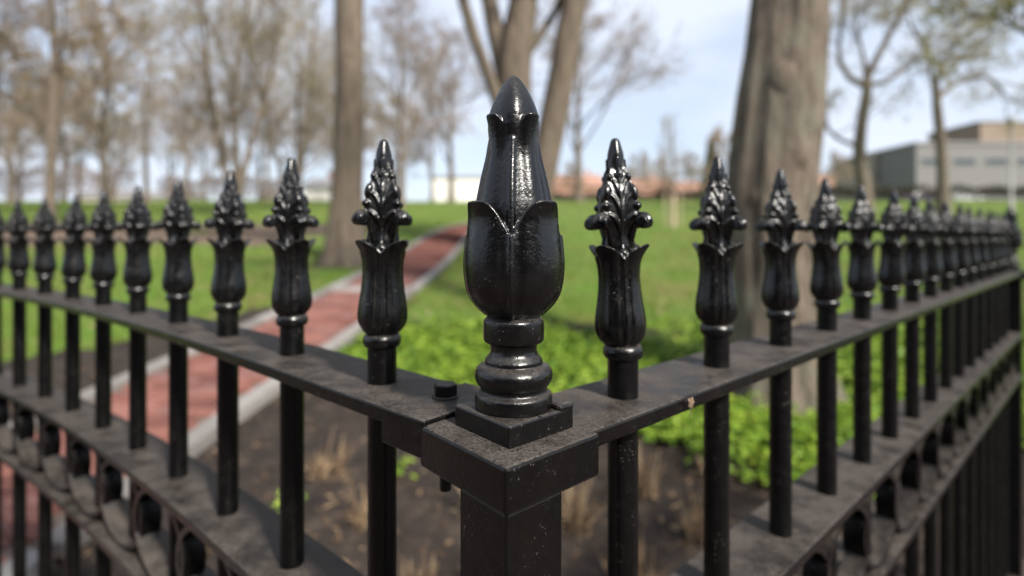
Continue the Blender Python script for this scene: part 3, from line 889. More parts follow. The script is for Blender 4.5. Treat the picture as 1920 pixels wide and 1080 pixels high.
# green sprouts coming up in the soil
for (x, y, lab) in ((-.58, 2.72, 'small green sprout on bare soil beyond the curving fence run'), (-1.02, 2.42, 'small green sprout on bare soil next to the path edging')):
    mb = MB(); n = 26; th_ = rng.uniform(0, 6.28, n); rr_ = .06 * np.sqrt(rng.random(n)); P = np.stack([rr_ * np.cos(th_), rr_ * np.sin(th_), rng.uniform(.02, .11, n)], 1)
    Nn = np.stack([np.cos(th_) * .6, np.sin(th_) * .6, np.ones(n)], 1); Nn /= np.linalg.norm(Nn, axis=1)[:, None]
    leaves(mb, P, Nn, rng.uniform(.03, .055, n), rng.random(n), .6, .2)
    for t in range(8): tube(mb, [(0, 0, 0), tuple(P[t])], [.002, .0015], 4, .3)
    o = link('sprout', mb.mesh('sprout', [M['cover']], False)); o.location = (x, y, float(gz(x, y)))
    tag(o, lab, 'plant', 'green sprouts in the soil')

# ------------------------------------------------------------------ trees
def wander(p, d, ln, n, wob_=.12, up=.0, rs=random):
    pts = [np.array(p, float)]; d = np.array(d, float); d /= np.linalg.norm(d)
    for k in range(n):
        d = d + np.array([rs.gauss(0, wob_), rs.gauss(0, wob_), rs.gauss(0, wob_) + up]); d /= np.linalg.norm(d)
        pts.append(pts[-1] + d * ln / n)
    return np.array(pts), d

def spray(tw, bd, p, d, ln, r, level, maxl, rs, kids, bud, up=.05):
    """a branch and everything that grows on it"""
    n = (6, 5, 4, 3)[min(level, 3)]
    pts, _ = wander(p, d, ln, n, .16, up, rs)
    rad = np.linspace(r, r * .35, n + 1)
    tube(tw[0] if level <= 1 else tw[1], pts, rad, (6, 5, 4, 3)[min(level, 3)], rs.random(), cap=False)
    if level >= maxl:
        if bud and bd is not None:
            for k in range(bud):
                t = rs.random(); i = min(int(t * n), n - 1)
                bd.append(pts[i] + (pts[i + 1] - pts[i]) * (t * n - i) + np.array([rs.gauss(0, .05), rs.gauss(0, .05), rs.gauss(0, .05)]))
        return
    nk = kids[min(level, len(kids) - 1)]
    for k in range(nk):
        t = .25 + .75 * (k + rs.random()) / nk; t = min(t, .98)
        i = min(int(t * n), n - 1); q = pts[i] + (pts[i + 1] - pts[i]) * (t * n - i)
        ax = pts[i + 1] - pts[i]; ax /= np.linalg.norm(ax)
        s_ = np.array([rs.gauss(0, 1), rs.gauss(0, 1), rs.gauss(0, 1)]); s_ -= s_ @ ax * ax; s_ /= np.linalg.norm(s_)
        an = rs.uniform(.45, .95)
        spray(tw, bd, q, ax * math.cos(an) + s_ * math.sin(an), ln * rs.uniform(.42, .68) * (1.15 - .4 * t), max(r * .5, .006), level + 1, maxl, rs, kids, bud, up)

def trunk_tube(mb, pts, rad, sides=18, seed=0, flare=0.0, ridge=.05):
    pts = smooth_prof3(pts, 8); rad = np.interp(np.linspace(0, 1, len(pts)), np.linspace(0, 1, len(rad)), rad)
    if flare:
        h = np.linalg.norm(pts - pts[0], axis=1); rad = rad * (1 + flare * np.exp(-h / (rad[0] * 1.6)))
    def lump(th, idx):
        h = np.linalg.norm(pts - pts[0], axis=1)[idx][:, None]
        f = np.exp(-h / .5) if flare else 0
        return 1 + ridge * .5 * np.sin(th * 3 + seed + h * .8) + ridge * .6 * np.sin(th * 5 + seed * 2 - h * 1.3) + ridge * .5 * np.sin(th * 11 + h * 2 + seed) + ridge * .25 * np.sin(th * 23 + 2.4 * np.sin(h * 2.3 + th * 3) + seed) * (len(th) > 60) + .16 * f * np.sin(th * 5 + seed)
    tube(mb, pts, rad, sides, .5, lump=lump)
    return pts

def smooth_prof3(pts, sub):
    p = np.array(pts, float); q = np.vstack([2 * p[0] - p[1], p, 2 * p[-1] - p[-2]]); o = []
    for i in range(1, len(q) - 2):
        for k in range(sub):
            t = k / sub
            o.append(.5 * ((2 * q[i]) + (-q[i - 1] + q[i + 1]) * t + (2 * q[i - 1] - 5 * q[i] + 4 * q[i + 1] - q[i + 2]) * t * t + (-q[i - 1] + 3 * q[i] - 3 * q[i + 1] + q[i + 2]) * t ** 3))
    o.append(p[-1]); return np.array(o)

def finish_tree(name, tr, tw, bd, loc, label, bark_m, bud_m, budsize, group=None, twig_m=None):
    root = empty(name, loc)
    link('trunk', tr.mesh('trunk', [bark_m]), root)
    if tw.v: link('crown', tw.mesh('crown', [twig_m or M['twig']]), root)
    if bd:
        m = MB(); P = np.array(bd); Nn = rng.normal(size=P.shape); Nn /= np.linalg.norm(Nn, axis=1)[:, None]
        leaves(m, P, Nn, rng.uniform(.6, 1.3, len(P)) * budsize, rng.random(len(P)), .7, .1)
        b = link('buds', m.mesh('buds', [bud_m], False), root)
    tag(root, label, 'tree', group)
    return root

def make_tree(seed, H, r0, first, n_limb, kids, bud, spread=.7, limb=.5, lean=0, stems=1, maxl=3, up=.05):
    """generic bare tree; returns (trunk, twigs, buds)"""
    rs = random.Random(seed)
    tr, tw, bd = MB(), MB(), []
    for s_ in range(stems):
        a0 = s_ * 6.283 / max(stems, 1) + rs.random()
        tl = (0.16 + .1 * rs.random()) if stems > 1 else 0
        top = np.array([math.cos(a0) * H * tl + lean * H, math.sin(a0) * H * tl, H])
        pts = [np.zeros(3), top * .2 + np.array([rs.gauss(0, .05), rs.gauss(0, .05), 0]), top * .45 + np.array([rs.gauss(0, .12), rs.gauss(0, .12), 0]), top * .75 + np.array([rs.gauss(0, .2), rs.gauss(0, .2), 0]), top]
        rr0 = r0 * (1 if stems == 1 else .7)
        tp = trunk_tube(tr, pts, [rr0, rr0 * .85, rr0 * .65, rr0 * .35, rr0 * .08], 12, seed, .5)
        for k in range(n_limb):
            t = first + (1 - first) * ((k + rs.random() * .8) / n_limb) ** .9
            i = min(int(t * (len(tp) - 1)), len(tp) - 2); p = tp[i]
            a = k * 2.4 + rs.random() * .8
            el = rs.uniform(.35, .9) + .35 * t
            d = np.array([math.cos(a) * math.cos(el), math.sin(a) * math.cos(el), math.sin(el)])
            ln = H * limb * rs.uniform(.75, 1.1) * (1.15 - .75 * (t - first) / (1 - first + 1e-6)) * spread / .7
            spray((tr, tw), bd, p, d, ln, rr0 * .34 * (1.1 - .75 * t) + .01, 1, maxl + 1, rs, (0,) + kids, bud, up)
    return tr, tw, bd

# hero tree: big trunk close behind the straight fence run
def hero_right():
    rs = random.Random(3); tr, tw, bd = MB(), MB(), []
    pts = [(0, 0, -.15), (-.015, 0, .3), (-.03, .01, .85), (-.035, .0, 1.5), (.02, -.02, 2.1), (.11, .0, 2.9), (.19, .03, 3.7), (.25, .1, 4.8), (.3, .15, 6.2)]
    tp = trunk_tube(tr, pts, [.345, .285, .272, .282, .272, .243, .222, .205, .18], 110, 1.0, .42, .05)
    for (h, a, r_, ex) in ((1.75, -1.35, .15, .03), (1.95, -.75, .18, .03), (1.45, -2.2, .15, .02), (2.15, -1.9, .15, .02)):
        i = int(np.argmin(abs(tp[:, 2] - h))); c = tp[i] + np.array([math.cos(a), math.sin(a), 0]) * (.27 - r_ + ex)
        ellipsoid(tr, c, (r_, r_, r_ * 1.35), None, 20, 14)
    for k in range(9):
        a = k * 2.4; el = rs.uniform(.5, 1.0); p = tp[-1] + np.array([0, 0, -rs.random() * 1.0])
        spray((tr, tw), bd, p, np.array([math.cos(a) * math.cos(el), math.sin(a) * math.cos(el), math.sin(el)]), rs.uniform(2.6, 4.2), .085, 1, 4, rs, (0, 6, 5, 4), 3)
    spray((tr, tw), bd, tp[int(len(tp) * .80)], np.array([-.85, .35, -.15]), 1.0, .02, 2, 4, rs, (0, 6, 5, 4), 5, -.02)
    x = at(1452, 3.77)
    return finish_tree('park_tree', tr, tw, bd, (x, 3.77, float(gz(x, 3.77)) - .02), 'thick grey-barked trunk with knots, close behind the straight fence run', M['bark'], M['leaf_new'], .05)
hero_right()

def hero_left():
    rs = random.Random(5); tr, tw, bd = MB(), MB(), []
    pts = [(-.02, 0, -.15), (-.02, 0, .5), (0, 0, 1.3), (.05, 0, 2.4), (.05, .02, 3.6), (.04, .02, 5.0), (.06, .0, 6.6)]
    tp = trunk_tube(tr, pts, [.36, .31, .285, .268, .262, .262, .22], 80, 2.0, .45, .045)
    for (h, a) in ((1.9, -1.0), (2.75, -.8), (4.0, -1.3), (3.3, -2.2)):
        i = int(np.argmin(abs(tp[:, 2] - h))); ellipsoid(tr, tp[i] + np.array([math.cos(a), math.sin(a), 0]) * .215, (.075, .075, .06), None, 14, 10)
    for k in range(8):
        a = k * 2.4 + .4; el = rs.uniform(.6, 1.1); p = tp[-1] + np.array([0, 0, -rs.random() * 1.3])
        spray((tr, tw), bd, p, np.array([math.cos(a) * math.cos(el), math.sin(a) * math.cos(el), math.sin(el)]), rs.uniform(3, 4.5), .1, 1, 4, rs, (0, 6, 5, 4), 2)
    x = at(650, 10.1)
    return finish_tree('park_tree', tr, tw, bd, (x, 10.1, float(gz(x, 10.1)) - .02), 'tall straight tan trunk standing in the lawn beside the brick path', M['bark2'], M['bud_olive'], .05)
hero_left()

def hero_mid():
    rs = random.Random(9); tr, tw, bd = MB(), MB(), []
    d = 12.2; z0 = float(gz(.1, d)); k = d / 1000.
    def W(px, py, dy=0): return (at(px, d) - .1, dy, CAM_H + (442 - py) * k - z0)
    stems = [([W(972, 474), W(972, 420), W(968, 330), W(964, 200), W(966, 100), W(982, 0), W(990, -110), W(1000, -260)], [.56, .5, .44, .40, .40, .33, .27, .2], .3),
             ([W(985, 452, -.05), W(1003, 380, -.15), W(1024, 290, -.2), W(1044, 190, -.2), W(1062, 80, -.25), W(1080, -20, -.3), W(1100, -140, -.4), W(1125, -290, -.5)], [.42, .36, .32, .31, .29, .27, .22, .15], 0),
             ([W(962, 215, .0), W(945, 130, .1), W(928, 50, .15), W(912, -30, .2), W(890, -130, .3)], [.24, .22, .21, .18, .13], 0),
             ([W(958, 260, -.2), W(925, 170, -.3), W(893, 85, -.35), W(868, 0, -.4), W(858, -90, -.4)], [.16, .14, .13, .12, .09], 0),
             ([W(992, 90, .1), W(1022, 45, .2), W(1046, 5, .25), W(1070, -60, .3)], [.13, .09, .08, .06], 0)]
    for i, (pts, rad, fl) in enumerate(stems):
        tp = trunk_tube(tr, pts, rad, 22, i + .5, fl, .035)
        for q in range(7):
            a = q * 2.4 + i; el = rs.uniform(.4, 1.0); p = tp[-1 - int(rs.random() * len(tp) * .3)]
            spray((tr, tw), bd, p, np.array([math.cos(a) * math.cos(el), math.sin(a) * math.cos(el), math.sin(el)]), rs.uniform(1.6, 3.2), .06, 1, 4, rs, (0, 5, 5, 3), 2)
    return finish_tree('park_tree', tr, tw, bd, (.1, d, z0), 'forked many-stemmed tree rising directly behind the tall corner finial', M['bark2'], M['bud_olive'], .05)
hero_mid()

# slender trees at the right, shaped limb by limb
def slender(name_label, d, stems, seed, bud_m, bud, loc_px):
    rs = random.Random(seed); tr, tw, bd = MB(), MB(), []
    x0 = at(loc_px, d); z0 = float(gz(x0, d)); k = d / 1000.
    for (pts, rad, grow) in stems:
        P = [(at(a, d) - x0, dy, CAM_H + (442 - b) * k - z0) for a, b, dy in pts]
        tp = trunk_tube(tr, P, rad, 10, seed, .25 if grow == 0 else 0, .03)
        for q in range(grow):
            i = int(len(tp) * (.3 + .7 * (q + rs.random()) / grow)); i = min(i, len(tp) - 2)
            ax = tp[i + 1] - tp[i]; ax /= np.linalg.norm(ax); s_ = np.array([rs.gauss(0, 1), rs.gauss(0, 1), rs.gauss(.2, .7)]); s_ /= np.linalg.norm(s_)
            spray((tr, tw), bd, tp[i], ax * .6 + s_ * .8, rs.uniform(1.3, 3.0), .035, 1, 4, rs, (0, 5, 4, 3), bud)
    return finish_tree('park_tree', tr, tw, bd, (x0, d, z0), name_label, M['bark'], bud_m, .10)
slender('slim crooked tree with a low side branch, beside the thick knotted trunk', 27.0, [
    ([(1622, 408, 0), (1620, 350, 0), (1611, 285, 0), (1618, 215, 0), (1626, 165, 0), (1626, 130, 0)], [.40, .34, .29, .25, .22, .17], 0),
    ([(1620, 160, 0), (1596, 140, .2), (1581, 105, .3), (1584, 60, .4), (1592, 0, .4), (1600, -80, .5)], [.18, .14, .12, .1, .08, .04], 9),
    ([(1624, 150, 0), (1640, 110, -.2), (1662, 65, -.3), (1690, 5, -.4), (1715, -80, -.5)], [.18, .16, .14, .12, .05], 9),
    ([(1614, 278, 0), (1585, 272, -.4), (1553, 262, -.7), (1528, 244, -1.0), (1515, 215, -1.2)], [.13, .1, .09, .07, .03], 4),
    ([(1628, 160, 0), (1665, 150, .3), (1705, 126, .5), (1745, 104, .8), (1790, 100, 1.2), (1850, 85, 1.6)], [.14, .12, .1, .08, .06, .03], 10),
    ([(1624, 130, 0), (1618, 90, .1), (1608, 50, .1), (1604, -30, .1)], [.12, .08, .06, .03], 6)], 11, M['bud_olive'], 3, 1622)
slender('slim upright tree with arching boughs in front of the grey building', 28.5, [
    ([(1768, 402, 0), (1768, 340, 0), (1764, 270, 0), (1757, 200, 0), (1755, 160, 0)], [.34, .29, .25, .22, .18], 0),
    ([(1757, 185, 0), (1790, 160, .3), (1825, 143, .5), (1870, 135, .8), (1910, 150, 1.2), (1945, 178, 1.5)], [.16, .13, .12, .1, .07, .03], 10),
    ([(1755, 175, 0), (1740, 140, -.2), (1732, 100, -.3), (1700, 50, -.3), (1690, 0, -.3)], [.12, .09, .07, .06, .03], 7),
    ([(1756, 165, 0), (1775, 120, .4), (1805, 80, .5), (1850, 40, .7), (1900, 10, .8)], [.13, .1, .09, .07, .03], 10)], 12, M['leaf_new'], 3, 1768)
slender('tree at the right edge with yellow-green new leaves hanging in from above', 22.0, [
    ([(2010, 420, 0), (2005, 300, 0), (2000, 200, 0), (1990, 100, 0)], [.3, .25, .21, .16], 0),
    ([(1995, 130, 0), (1950, 70, .2), (1900, 35, .3), (1850, 25, .3), (1800, 40, .3)], [.13, .1, .08, .06, .03], 14),
    ([(1995, 120, 0), (1960, 20, -.2), (1915, -30, -.3), (1870, -60, -.3)], [.13, .1, .08, .04], 12),
    ([(1992, 110, 0), (2010, 20, .4), (2030, -60, .5)], [.12, .09, .05], 6)], 13, M['leaf_new'], 5, 2010)

# prototypes for the trees farther off
def proto(seed, **kw): return make_tree(seed, **kw)
PRO = {}
PRO['dense'] = (make_tree(21, H=10.5, r0=.22, first=.22, n_limb=15, kids=(6, 6, 5), bud=5, limb=.50, maxl=3), 'bud_rust', .11)
PRO['vase'] = (make_tree(22, H=13, r0=.26, first=.22, n_limb=9, kids=(6, 6, 4), bud=4, limb=.44, stems=3, maxl=3, up=.08), 'bud_olive', .075)
PRO['tall'] = (make_tree(23, H=15, r0=.2, first=.33, n_limb=15, kids=(6, 6, 4), bud=3, limb=.36, maxl=3), 'bud_olive', .075)
PRO['round'] = (make_tree(24, H=11, r0=.24, first=.25, n_limb=13, kids=(6, 5, 5), bud=4, limb=.52, maxl=3), 'bud_mauve', .09)
PRO['small'] = (make_tree(25, H=6, r0=.12, first=.2, n_limb=11, kids=(5, 5, 4), bud=5, limb=.55, maxl=3), 'bud_rust', .11)
PME = {}
for key, ((tr, tw, bd), bm_, bs) in PRO.items():
    m = MB(); P = np.array(bd); Nn = rng.normal(size=P.shape); Nn /= np.linalg.norm(Nn, axis=1)[:, None]
    leaves(m, P, Nn, rng.uniform(.6, 1.3, len(P)) * bs, rng.random(len(P)), .7, .1)
    PME[key] = (tr.mesh('trunk', [M['bark2']]), tw.mesh('crown', [M['twig']]), m.mesh('buds', [M[bm_]], False))
def far_tree(key, px, d, sc_, rz, label, name='park_tree', wide=1.0):
    x = at(px, d)
    root = empty(name, (x, d, float(gz(x, d)) - .05), rz); root.scale = (sc_ * wide, sc_ * wide, sc_)
    for nm, me in zip(('trunk', 'crown', 'buds'), PME[key]): link(nm, me, root)
    tag(root, label, 'tree', 'bare trees across the park')
FT = [('tall', 92, 20, 1.0, .3, 'tall slim tree with a straight dark trunk, second from the left edge'),
      ('dense', 195, 33, 1.08, 1.0, 'rust-brown tree with a dense rounded crown, left of the many-stemmed tree'),
      ('vase', 440, 25, 1.0, 2.2, 'many-stemmed olive-budded tree above the fifth curved-run picket'),
      ('vase', 548, 31, .95, .7, 'many-stemmed tree immediately left of the tall straight tan trunk'),
      ('round', -40, 26, 1.1, 1.9, 'bare tree cut off by the left edge of the picture'),
      ('tall', 275, 40, .95, 2.9, 'thin tree between the dense rust-brown tree and the many-stemmed tree'),
      ('round', 350, 50, 1.0, .2, 'distant mauve-brown tree low behind the many-stemmed olive tree'),
      ('dense', 20, 44, 1.15, 2.0, 'distant rust-brown tree low at the far left behind the slim dark trunk'),
      ('round', 752, 36, 1.12, 1.1, 'round-crowned mauve-brown tree just right of the tall straight tan trunk'),
      ('round', 846, 47, 1.2, 2.7, 'round-crowned tree between the tall tan trunk and the corner finial, above the white building'),
      ('round', 1085, 45, 1.45, 4.0, 'twiggy crown showing right of the forked tree behind the finial'),
      ('vase', 640, 52, 1.0, 3.6, 'far tree mostly hidden behind the tall straight tan trunk'),
      ('dense', 120, 56, 1.2, 5.0, 'far rust-brown tree behind the gap of the two left slim trunks'),
      ('tall', 500, 46, .95, 1.4, 'far thin tree between the two many-stemmed trees')]
for a in FT: far_tree(*a)
rs_ = random.Random(4)
ORD = 'first second third fourth fifth sixth seventh eighth ninth tenth eleventh twelfth thirteenth fourteenth fifteenth'.split()
for k in range(11):
    far_tree(('round', 'dense', 'round', 'vase')[k % 4], -30 + k * 84 + rs_.uniform(-18, 18), rs_.uniform(53, 66), rs_.uniform(.75, 1.05), rs_.uniform(0, 6), 'hazy bare tree in the far row behind the lawn top, %s from the left edge' % ORD[k])
for px, d, s_, rz, lab in ((1196, 68, .95, .3, 'small brown tree by the brick houses, nearest the first straight-run picket'), (1236, 74, 1.0, 1.3, 'small brown tree above the wrapped sapling'),
                           (1292, 72, 1.05, 2.3, 'small brown tree just left of the dark conifer'), (1362, 66, 1.35, 3.3, 'small brown tree half hidden by the thick knotted trunk'),
                           (1570, 60, .8, 4.3, 'small brown tree between thick knotted trunk and slim crooked tree'), (1070, 70, .8, 5.1, 'small brown tree by the brick houses next to the corner finial')):
    far_tree('small', px, d, s_, rz, lab)
far_tree('tall', 1250, 62, .62, 1.0, 'faint thin bare tree standing against the open sky', wide=.45)

# conifer
def conifer(px, d, H, label):
    tr, tw = MB(), MB(); tube(tr, [(0, 0, 0), (0, 0, H * .5), (0, 0, H)], [.2, .12, .02], 8)
    n = 3800; h = H * (.12 + .88 * rng.random(n) ** .8); r = (H - h) * .3 * np.sqrt(rng.random(n)) * (1 + .2 * np.sin(h * 5)); a = rng.uniform(0, 6.28, n)
    P = np.stack([r * np.cos(a), r * np.sin(a), h - r * .35], 1); Nn = rng.normal(size=(n, 3)) + [0, 0, .6]; Nn /= np.linalg.norm(Nn, axis=1)[:, None]
    leaves(tw, P, Nn, rng.uniform(.3, .6, n), rng.random(n), .5, .2)
    x = at(px, d); root = empty('conifer_tree', (x, d, float(gz(x, d)) - .1))
    link('trunk', tr.mesh('trunk', [M['bark2']]), root); link('crown', tw.mesh('crown', [M['conifer']], False), root)
    tag(root, label, 'tree')
conifer(1334, 84, 11.6, 'dark green conifer on the skyline left of the thick knotted trunk')
conifer(1388, 92, 11.0, 'second dark conifer on the skyline, half behind the thick knotted trunk')

# wrapped sapling with stakes
def sapling():
    d = 18.5; x = at(1262, d); root = empty('sapling', (x, d, float(gz(x, d))))
    m = MB(); tube(m, [(0, 0, 0), (0, 0, .6), (.01, 0, 1.15)], [.085, .075, .07], 10); link('trunk_wrap', m.mesh('trunk_wrap', [M['wrap']]), root)
    tr, tw, bd = MB(), MB(), []; rs = random.Random(31)
    tube(tr, [(0, 0, 1.0), (.03, 0, 1.9), (-.02, 0, 3.0), (0, 0, 3.9)], [.045, .038, .028, .008], 8)
    for k in range(14): spray((tr, tw), bd, np.array([0, 0, 1.7 + k * .15]), np.array([math.cos(k * 2.4), math.sin(k * 2.4), 1.3]), .8 - .03 * k, .014, 2, 3, rs, (0, 4, 4, 3), 2)
    link('trunk', tr.mesh('trunk', [M['bark']]), root); link('crown', tw.mesh('crown', [M['twig']]), root)
    for s_ in (-.28, .28):
        m = MB(); tube(m, [(s_, 0, -.1), (s_, 0, 1.2)], [.025, .025], 8); link('stake', m.mesh('stake', [M['wrap']]), root)
    tag(root, 'young staked sapling with a tan wrapped stem alone on the open lawn', 'sapling')
sapling()

# hedge along the far right edge of the lawn
def hedge(x0, x1, d, h, label, mat='hedge'):
    m = MB(); n = int(abs(x1 - x0) * 260); x = rng.uniform(x0, x1, n); y = rng.uniform(-.6, .6, n); z = h * rng.random(n) ** .6 * (1 + .12 * np.sin(x * 1.7))
    P = np.stack([x, y, z], 1); Nn = rng.normal(size=(n, 3)); Nn /= np.linalg.norm(Nn, axis=1)[:, None]
    leaves(m, P + np.array([0, 0, 0]), Nn, rng.uniform(.12, .28, n), rng.random(n), .7, .15)
    o = link('hedge', m.mesh('hedge', [M[mat]], False)); o.location = (0, d, 5.0 if d > 46 else float(gz(0, d)))
    tag(o, label, 'hedge')
hedge(at(1535, 50), at(2050, 50), 50, 1.05, 'long dark low hedge edging the lawn before the grey building')
hedge(at(1030, 56), at(1375, 56), 56, .9, 'low dark hedge in front of the orange brick houses')

hedge(at(-60, 49), at(250, 49), 49, 2.6, 'rough brown shrub row along the lawn top at far left', 'bud_mauve')
hedge(at(300, 51), at(560, 51), 51, 2.0, 'rough brown shrub row along the lawn top behind the many-stemmed trees', 'bud_mauve')
# lamp post
def lamp_post():
    d = 30; x = at(1896, d); root = empty('lamp_post', (x, d, float(gz(x, d))))
    m = MB(); tube(m, [(0, 0, 0), (0, 0, .5), (0, 0, .55), (0, 0, 4.9)], [.11, .11, .07, .05], 12); link('pole', m.mesh('pole', [M['pole']]), root)
    m = MB(); tube(m, [(0, 0, 4.9), (0, 0, 5.0), (0, 0, 5.3), (0, 0, 5.4)], [.08, .2, .24, .05], 12); link('lamp_head', m.mesh('lamp_head', [M['pole']]), root)
    tag(root, 'pale slim lamp post on the lawn near the far end of the fence', 'lamp post')
lamp_post()

# ------------------------------------------------------------------ buildings beyond the crest
def building(name, pxa, pxb, ytop, d, depth, wall, roof, label, wins=None, pitched=False, z0=3.5, win_rows=None, base_off=0):
    xa, xb = at(pxa, d), at(pxb, d); zt = CAM_H + (442 - ytop) / 1000 * d
    root = empty(name, ((xa + xb) / 2, d + depth / 2, z0)); W_ = xb - xa; Hh = zt - z0
    wall_h = Hh if not pitched else Hh * .72
    m = MB(); boxv(m, (0, 0, wall_h / 2), (W_, depth, wall_h)); link('wall', m.mesh('wall', [M[wall]], False), root)
    m = MB()
    if pitched:
        e = .4; V = np.array([[-W_ / 2 - e, -depth / 2 - e, wall_h], [W_ / 2 + e, -depth / 2 - e, wall_h], [W_ / 2 + e, depth / 2 + e, wall_h], [-W_ / 2 - e, depth / 2 + e, wall_h], [-W_ / 2 - e, 0, Hh], [W_ / 2 + e, 0, Hh]])
        m.add(V, [[0, 1, 5, 4], [2, 3, 4, 5], [0, 4, 3], [1, 2, 5], [3, 2, 1, 0]])
    else:
        boxv(m, (0, 0, Hh + .15), (W_ + .4, depth + .4, .3))
    rf = link('roof', m.mesh('roof', [M[roof]], False), root)
    if pitched:
        m = MB(); boxv(m, (W_ * .28, .3, Hh + .2), (.7, .7, 1.4)); link('chimney', m.mesh('chimney', [M['brick_wall']], False), rf)
    if wins:
        nw, rows, ww, wh, zs = wins
        for r in range(rows):
            for i in range(nw):
                xx_ = -W_ / 2 + W_ * (i + .5) / nw; zz_ = zs + r * 3.2
                if zz_ + wh / 2 > wall_h - .2: continue
                m = MB()
                for (cx_, cz_, sx_, sz_) in ((0, wh / 2, ww + .16, .1), (0, -wh / 2, ww + .16, .1), (-ww / 2, 0, .1, wh - .1), (ww / 2, 0, .1, wh - .1)): boxv(m, (cx_, 0, cz_), (sx_, .14, sz_))
                wf = link('window', m.mesh('window', [M['frame']], False), root); wf.location = (xx_, -depth / 2 - .05, zz_)
                m = MB(); boxv(m, (0, .02, 0), (ww - .1, .06, wh - .1)); link('pane', m.mesh('pane', [M['glass']], False), wf)
    tag(root, label, 'building')
    return root
building('flat_roofed_building', 806, 905, 334, 80, 10, 'white_wall', 'roof_grey', 'bright white flat-roofed building left of the corner finial', None)
building('flat_roofed_building', 900, 1008, 340, 95, 10, 'cream_wall', 'roof_grey', 'cream low building partly hidden behind the corner finial', (6, 1, 1.2, 1.4, 5.2))
building('brick_house', 1036, 1130, 322, 92, 9, 'brick_wall', 'roof', 'orange brick house right beside the corner finial', (4, 2, 1.2, 1.4, 4.4), True)
building('brick_house', 1150, 1262, 328, 96, 9, 'brick_wall', 'roof', 'orange brick house behind the first straight-run picket', (5, 2, 1.2, 1.4, 4.4), True)
building('brick_house', 1268, 1372, 334, 90, 9, 'brick_wall', 'roof', 'orange brick house left of the thick knotted trunk', (4, 2, 1.2, 1.4, 4.4), True)
building('office_building', 1718, 2020, 270, 76, 16, 'grey_wall', 'roof_grey', 'long grey two-storey office building at the right edge', (5, 1, 3.0, .9, 8.6))
building('office_building', 1838, 2040, 230, 96, 12, 'brown_wall', 'roof_grey', 'brown-clad block rising behind the long grey office building', None)
building('office_building', 1636, 1726, 293, 84, 10, 'beige_wall', 'roof_grey', 'beige annexe on the left of the long grey office building', (3, 1, 1.3, 1.3, 7.4))
building('brick_house', 1545, 1640, 322, 100, 8, 'beige_wall', 'roof', 'low house with reddish roof between the two slim trees and knotted trunk', (4, 1, 1.2, 1.2, 6), True)
building('white_house', 570, 612, 328, 64, 7, 'white_wall', 'roof_grey', 'small white house just left of the tall straight tan trunk', (3, 1, .9, 1.2, 5.4), True)
building('white_house', 488, 520, 350, 66, 7, 'white_wall', 'roof_grey', 'small white house behind the third curved-run picket', (2, 1, .9, 1.2, 4.6), True)
building('white_house', 150, 330, 352, 78, 8, 'cream_wall', 'roof_grey', 'long pale low house at the left behind the rust-brown tree', (8, 1, 1.1, 1.2, 4.8), True)

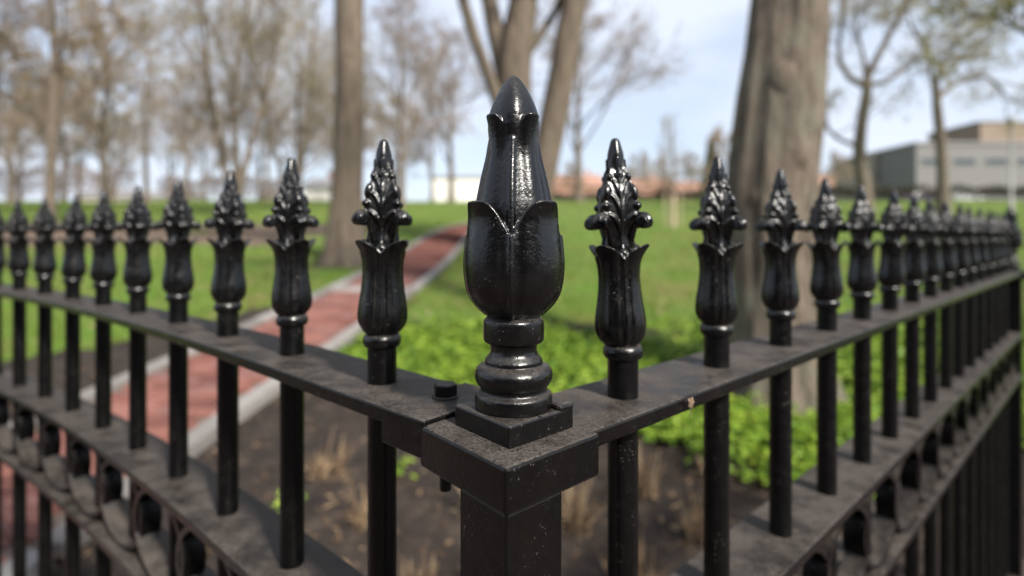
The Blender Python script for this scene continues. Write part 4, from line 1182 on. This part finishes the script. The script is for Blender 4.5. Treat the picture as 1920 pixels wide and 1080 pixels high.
# parked cars between hedge and office building
def car(px, d, paint, label, rz=0.0):
    x = at(px, d); root = empty('parked_car', (x, d, 4.95), rz)
    prof = [(-2.15, .3), (-2.2, .62), (-2.05, .86), (-1.45, .95), (-.95, 1.38), (.55, 1.45), (1.25, 1.0), (2.05, .86), (2.2, .6), (2.15, .3)]
    bm = bmesh.new(); sd = []
    for yv in (-.85, .85):
        sd.append([bm.verts.new((a, yv * (.82 if b > 1.2 else 1), b)) for a, b in prof])
    n = len(prof); bm.faces.new(sd[0]); bm.faces.new(sd[1][::-1])
    for i in range(n): bm.faces.new((sd[0][i], sd[1][i], sd[1][(i + 1) % n], sd[0][(i + 1) % n]))
    bmesh.ops.recalc_face_normals(bm, faces=bm.faces); bmesh.ops.bevel(bm, geom=list(bm.edges), offset=.07, segments=2, profile=.5, affect='EDGES')
    me = bpy.data.meshes.new('body'); bm.to_mesh(me); bm.free(); me.materials.append(M[paint]); link('body', me, root)
    m = MB()
    for yv in (-1, 1): m.add([[-1.25, yv * .86, .98], [1.05, yv * .86, .98], [.5, yv * .72, 1.36], [-.9, yv * .72, 1.33]], [[0, 1, 2, 3]])
    for q in ([[1.32, -.68, 1.0], [1.32, .68, 1.0], [.66, .62, 1.40], [.66, -.62, 1.40]], [[-1.5, -.68, 1.0], [-1.5, .68, 1.0], [-1.05, .62, 1.36], [-1.05, -.62, 1.36]]): m.add(q, [[0, 1, 2, 3]])
    link('window', m.mesh('window', [M['glass']], False), root)
    for wx in (-1.35, 1.35):
        for yv in (-.78, .78):
            m = MB(); tube(m, [(0, -.1, 0), (0, -.09, 0), (0, .09, 0), (0, .1, 0)], [.28, .32, .32, .28], 20); wh = link('wheel', m.mesh('wheel', [M['tyre']]), root); wh.location = (wx, yv, .32)
            m = MB(); tube(m, [(0, -.115, 0), (0, .115, 0)], [.19, .19], 14); link('rim', m.mesh('rim', [M['rim']]), wh)
    for yv in (-.6, .6):
        m = MB(); boxv(m, (-2.17, yv, .7), (.08, .3, .14)); link('tail_light', m.mesh('tail_light', [M['lamp_red']], False), root)
        m = MB(); boxv(m, (2.15, yv, .68), (.1, .32, .14)); link('headlight', m.mesh('headlight', [M['rim']], False), root)
    tag(root, label, 'car', 'cars parked beyond the hedge')
car(1796, 56, 'car_white', 'white car parked beyond the hedge before the grey office building', .1)
car(1728, 57, 'car_plum', 'dark plum car parked beyond the hedge, next to the white one', -.05)

# ------------------------------------------------------------------ the street behind the photographer: unseen houses added to darken the iron's reflections
HOUSE = [plain('dark_red_brick', (.14, .06, .045), nscale=5), plain('dark_brown_shingle', (.10, .075, .055)), plain('slate_clapboard', (.12, .125, .13))]
m = MB(); boxv(m, (0, -12.5, -.04), (120, 7.0, .1)); tag(link('road', m.mesh('road', [plain('asphalt', (.045, .045, .045), .9, nscale=20)], False)), 'asphalt road on the street side', kind='structure')
for k in range(7):
    Wd = 8.0; xx_ = -28 + k * 9.2; hh_ = 8.5 + (k * 37 % 5) * .55
    root = empty('added_row_house', (xx_, -21.5, 0))
    m = MB(); boxv(m, (0, 0, hh_ / 2), (Wd, 8, hh_)); link('wall', m.mesh('wall', [HOUSE[k % 3]], False), root)
    m = MB(); boxv(m, (0, 0, hh_ + .2), (Wd + .3, 8.4, .4)); link('roof', m.mesh('roof', [M['roof_grey']], False), root)
    for r in range(2):
        for i in range(3):
            if r == 0 and i == 1: continue
            m = MB(); boxv(m, (0, 0, 0), (1.2, .12, 1.7)); wf = link('window', m.mesh('window', [M['frame']], False), root); wf.location = ((i - 1) * 2.5, 4.04, 2.0 + r * 3.4)
            m = MB(); boxv(m, (0, .05, 0), (1.0, .08, 1.5)); link('pane', m.mesh('pane', [M['glass']], False), wf)
    m = MB(); boxv(m, (0, 4.04, 1.1), (1.1, .12, 2.2)); link('door', m.mesh('door', [M['car_plum']], False), root)
    tag(root, '%s house added out of view across the road behind the photographer, %s of the row' % (('red brick', 'brown shingled', 'slate grey')[k % 3], ('first', 'second', 'third', 'fourth', 'fifth', 'sixth', 'last')[k]), 'house', 'added row houses across the street')
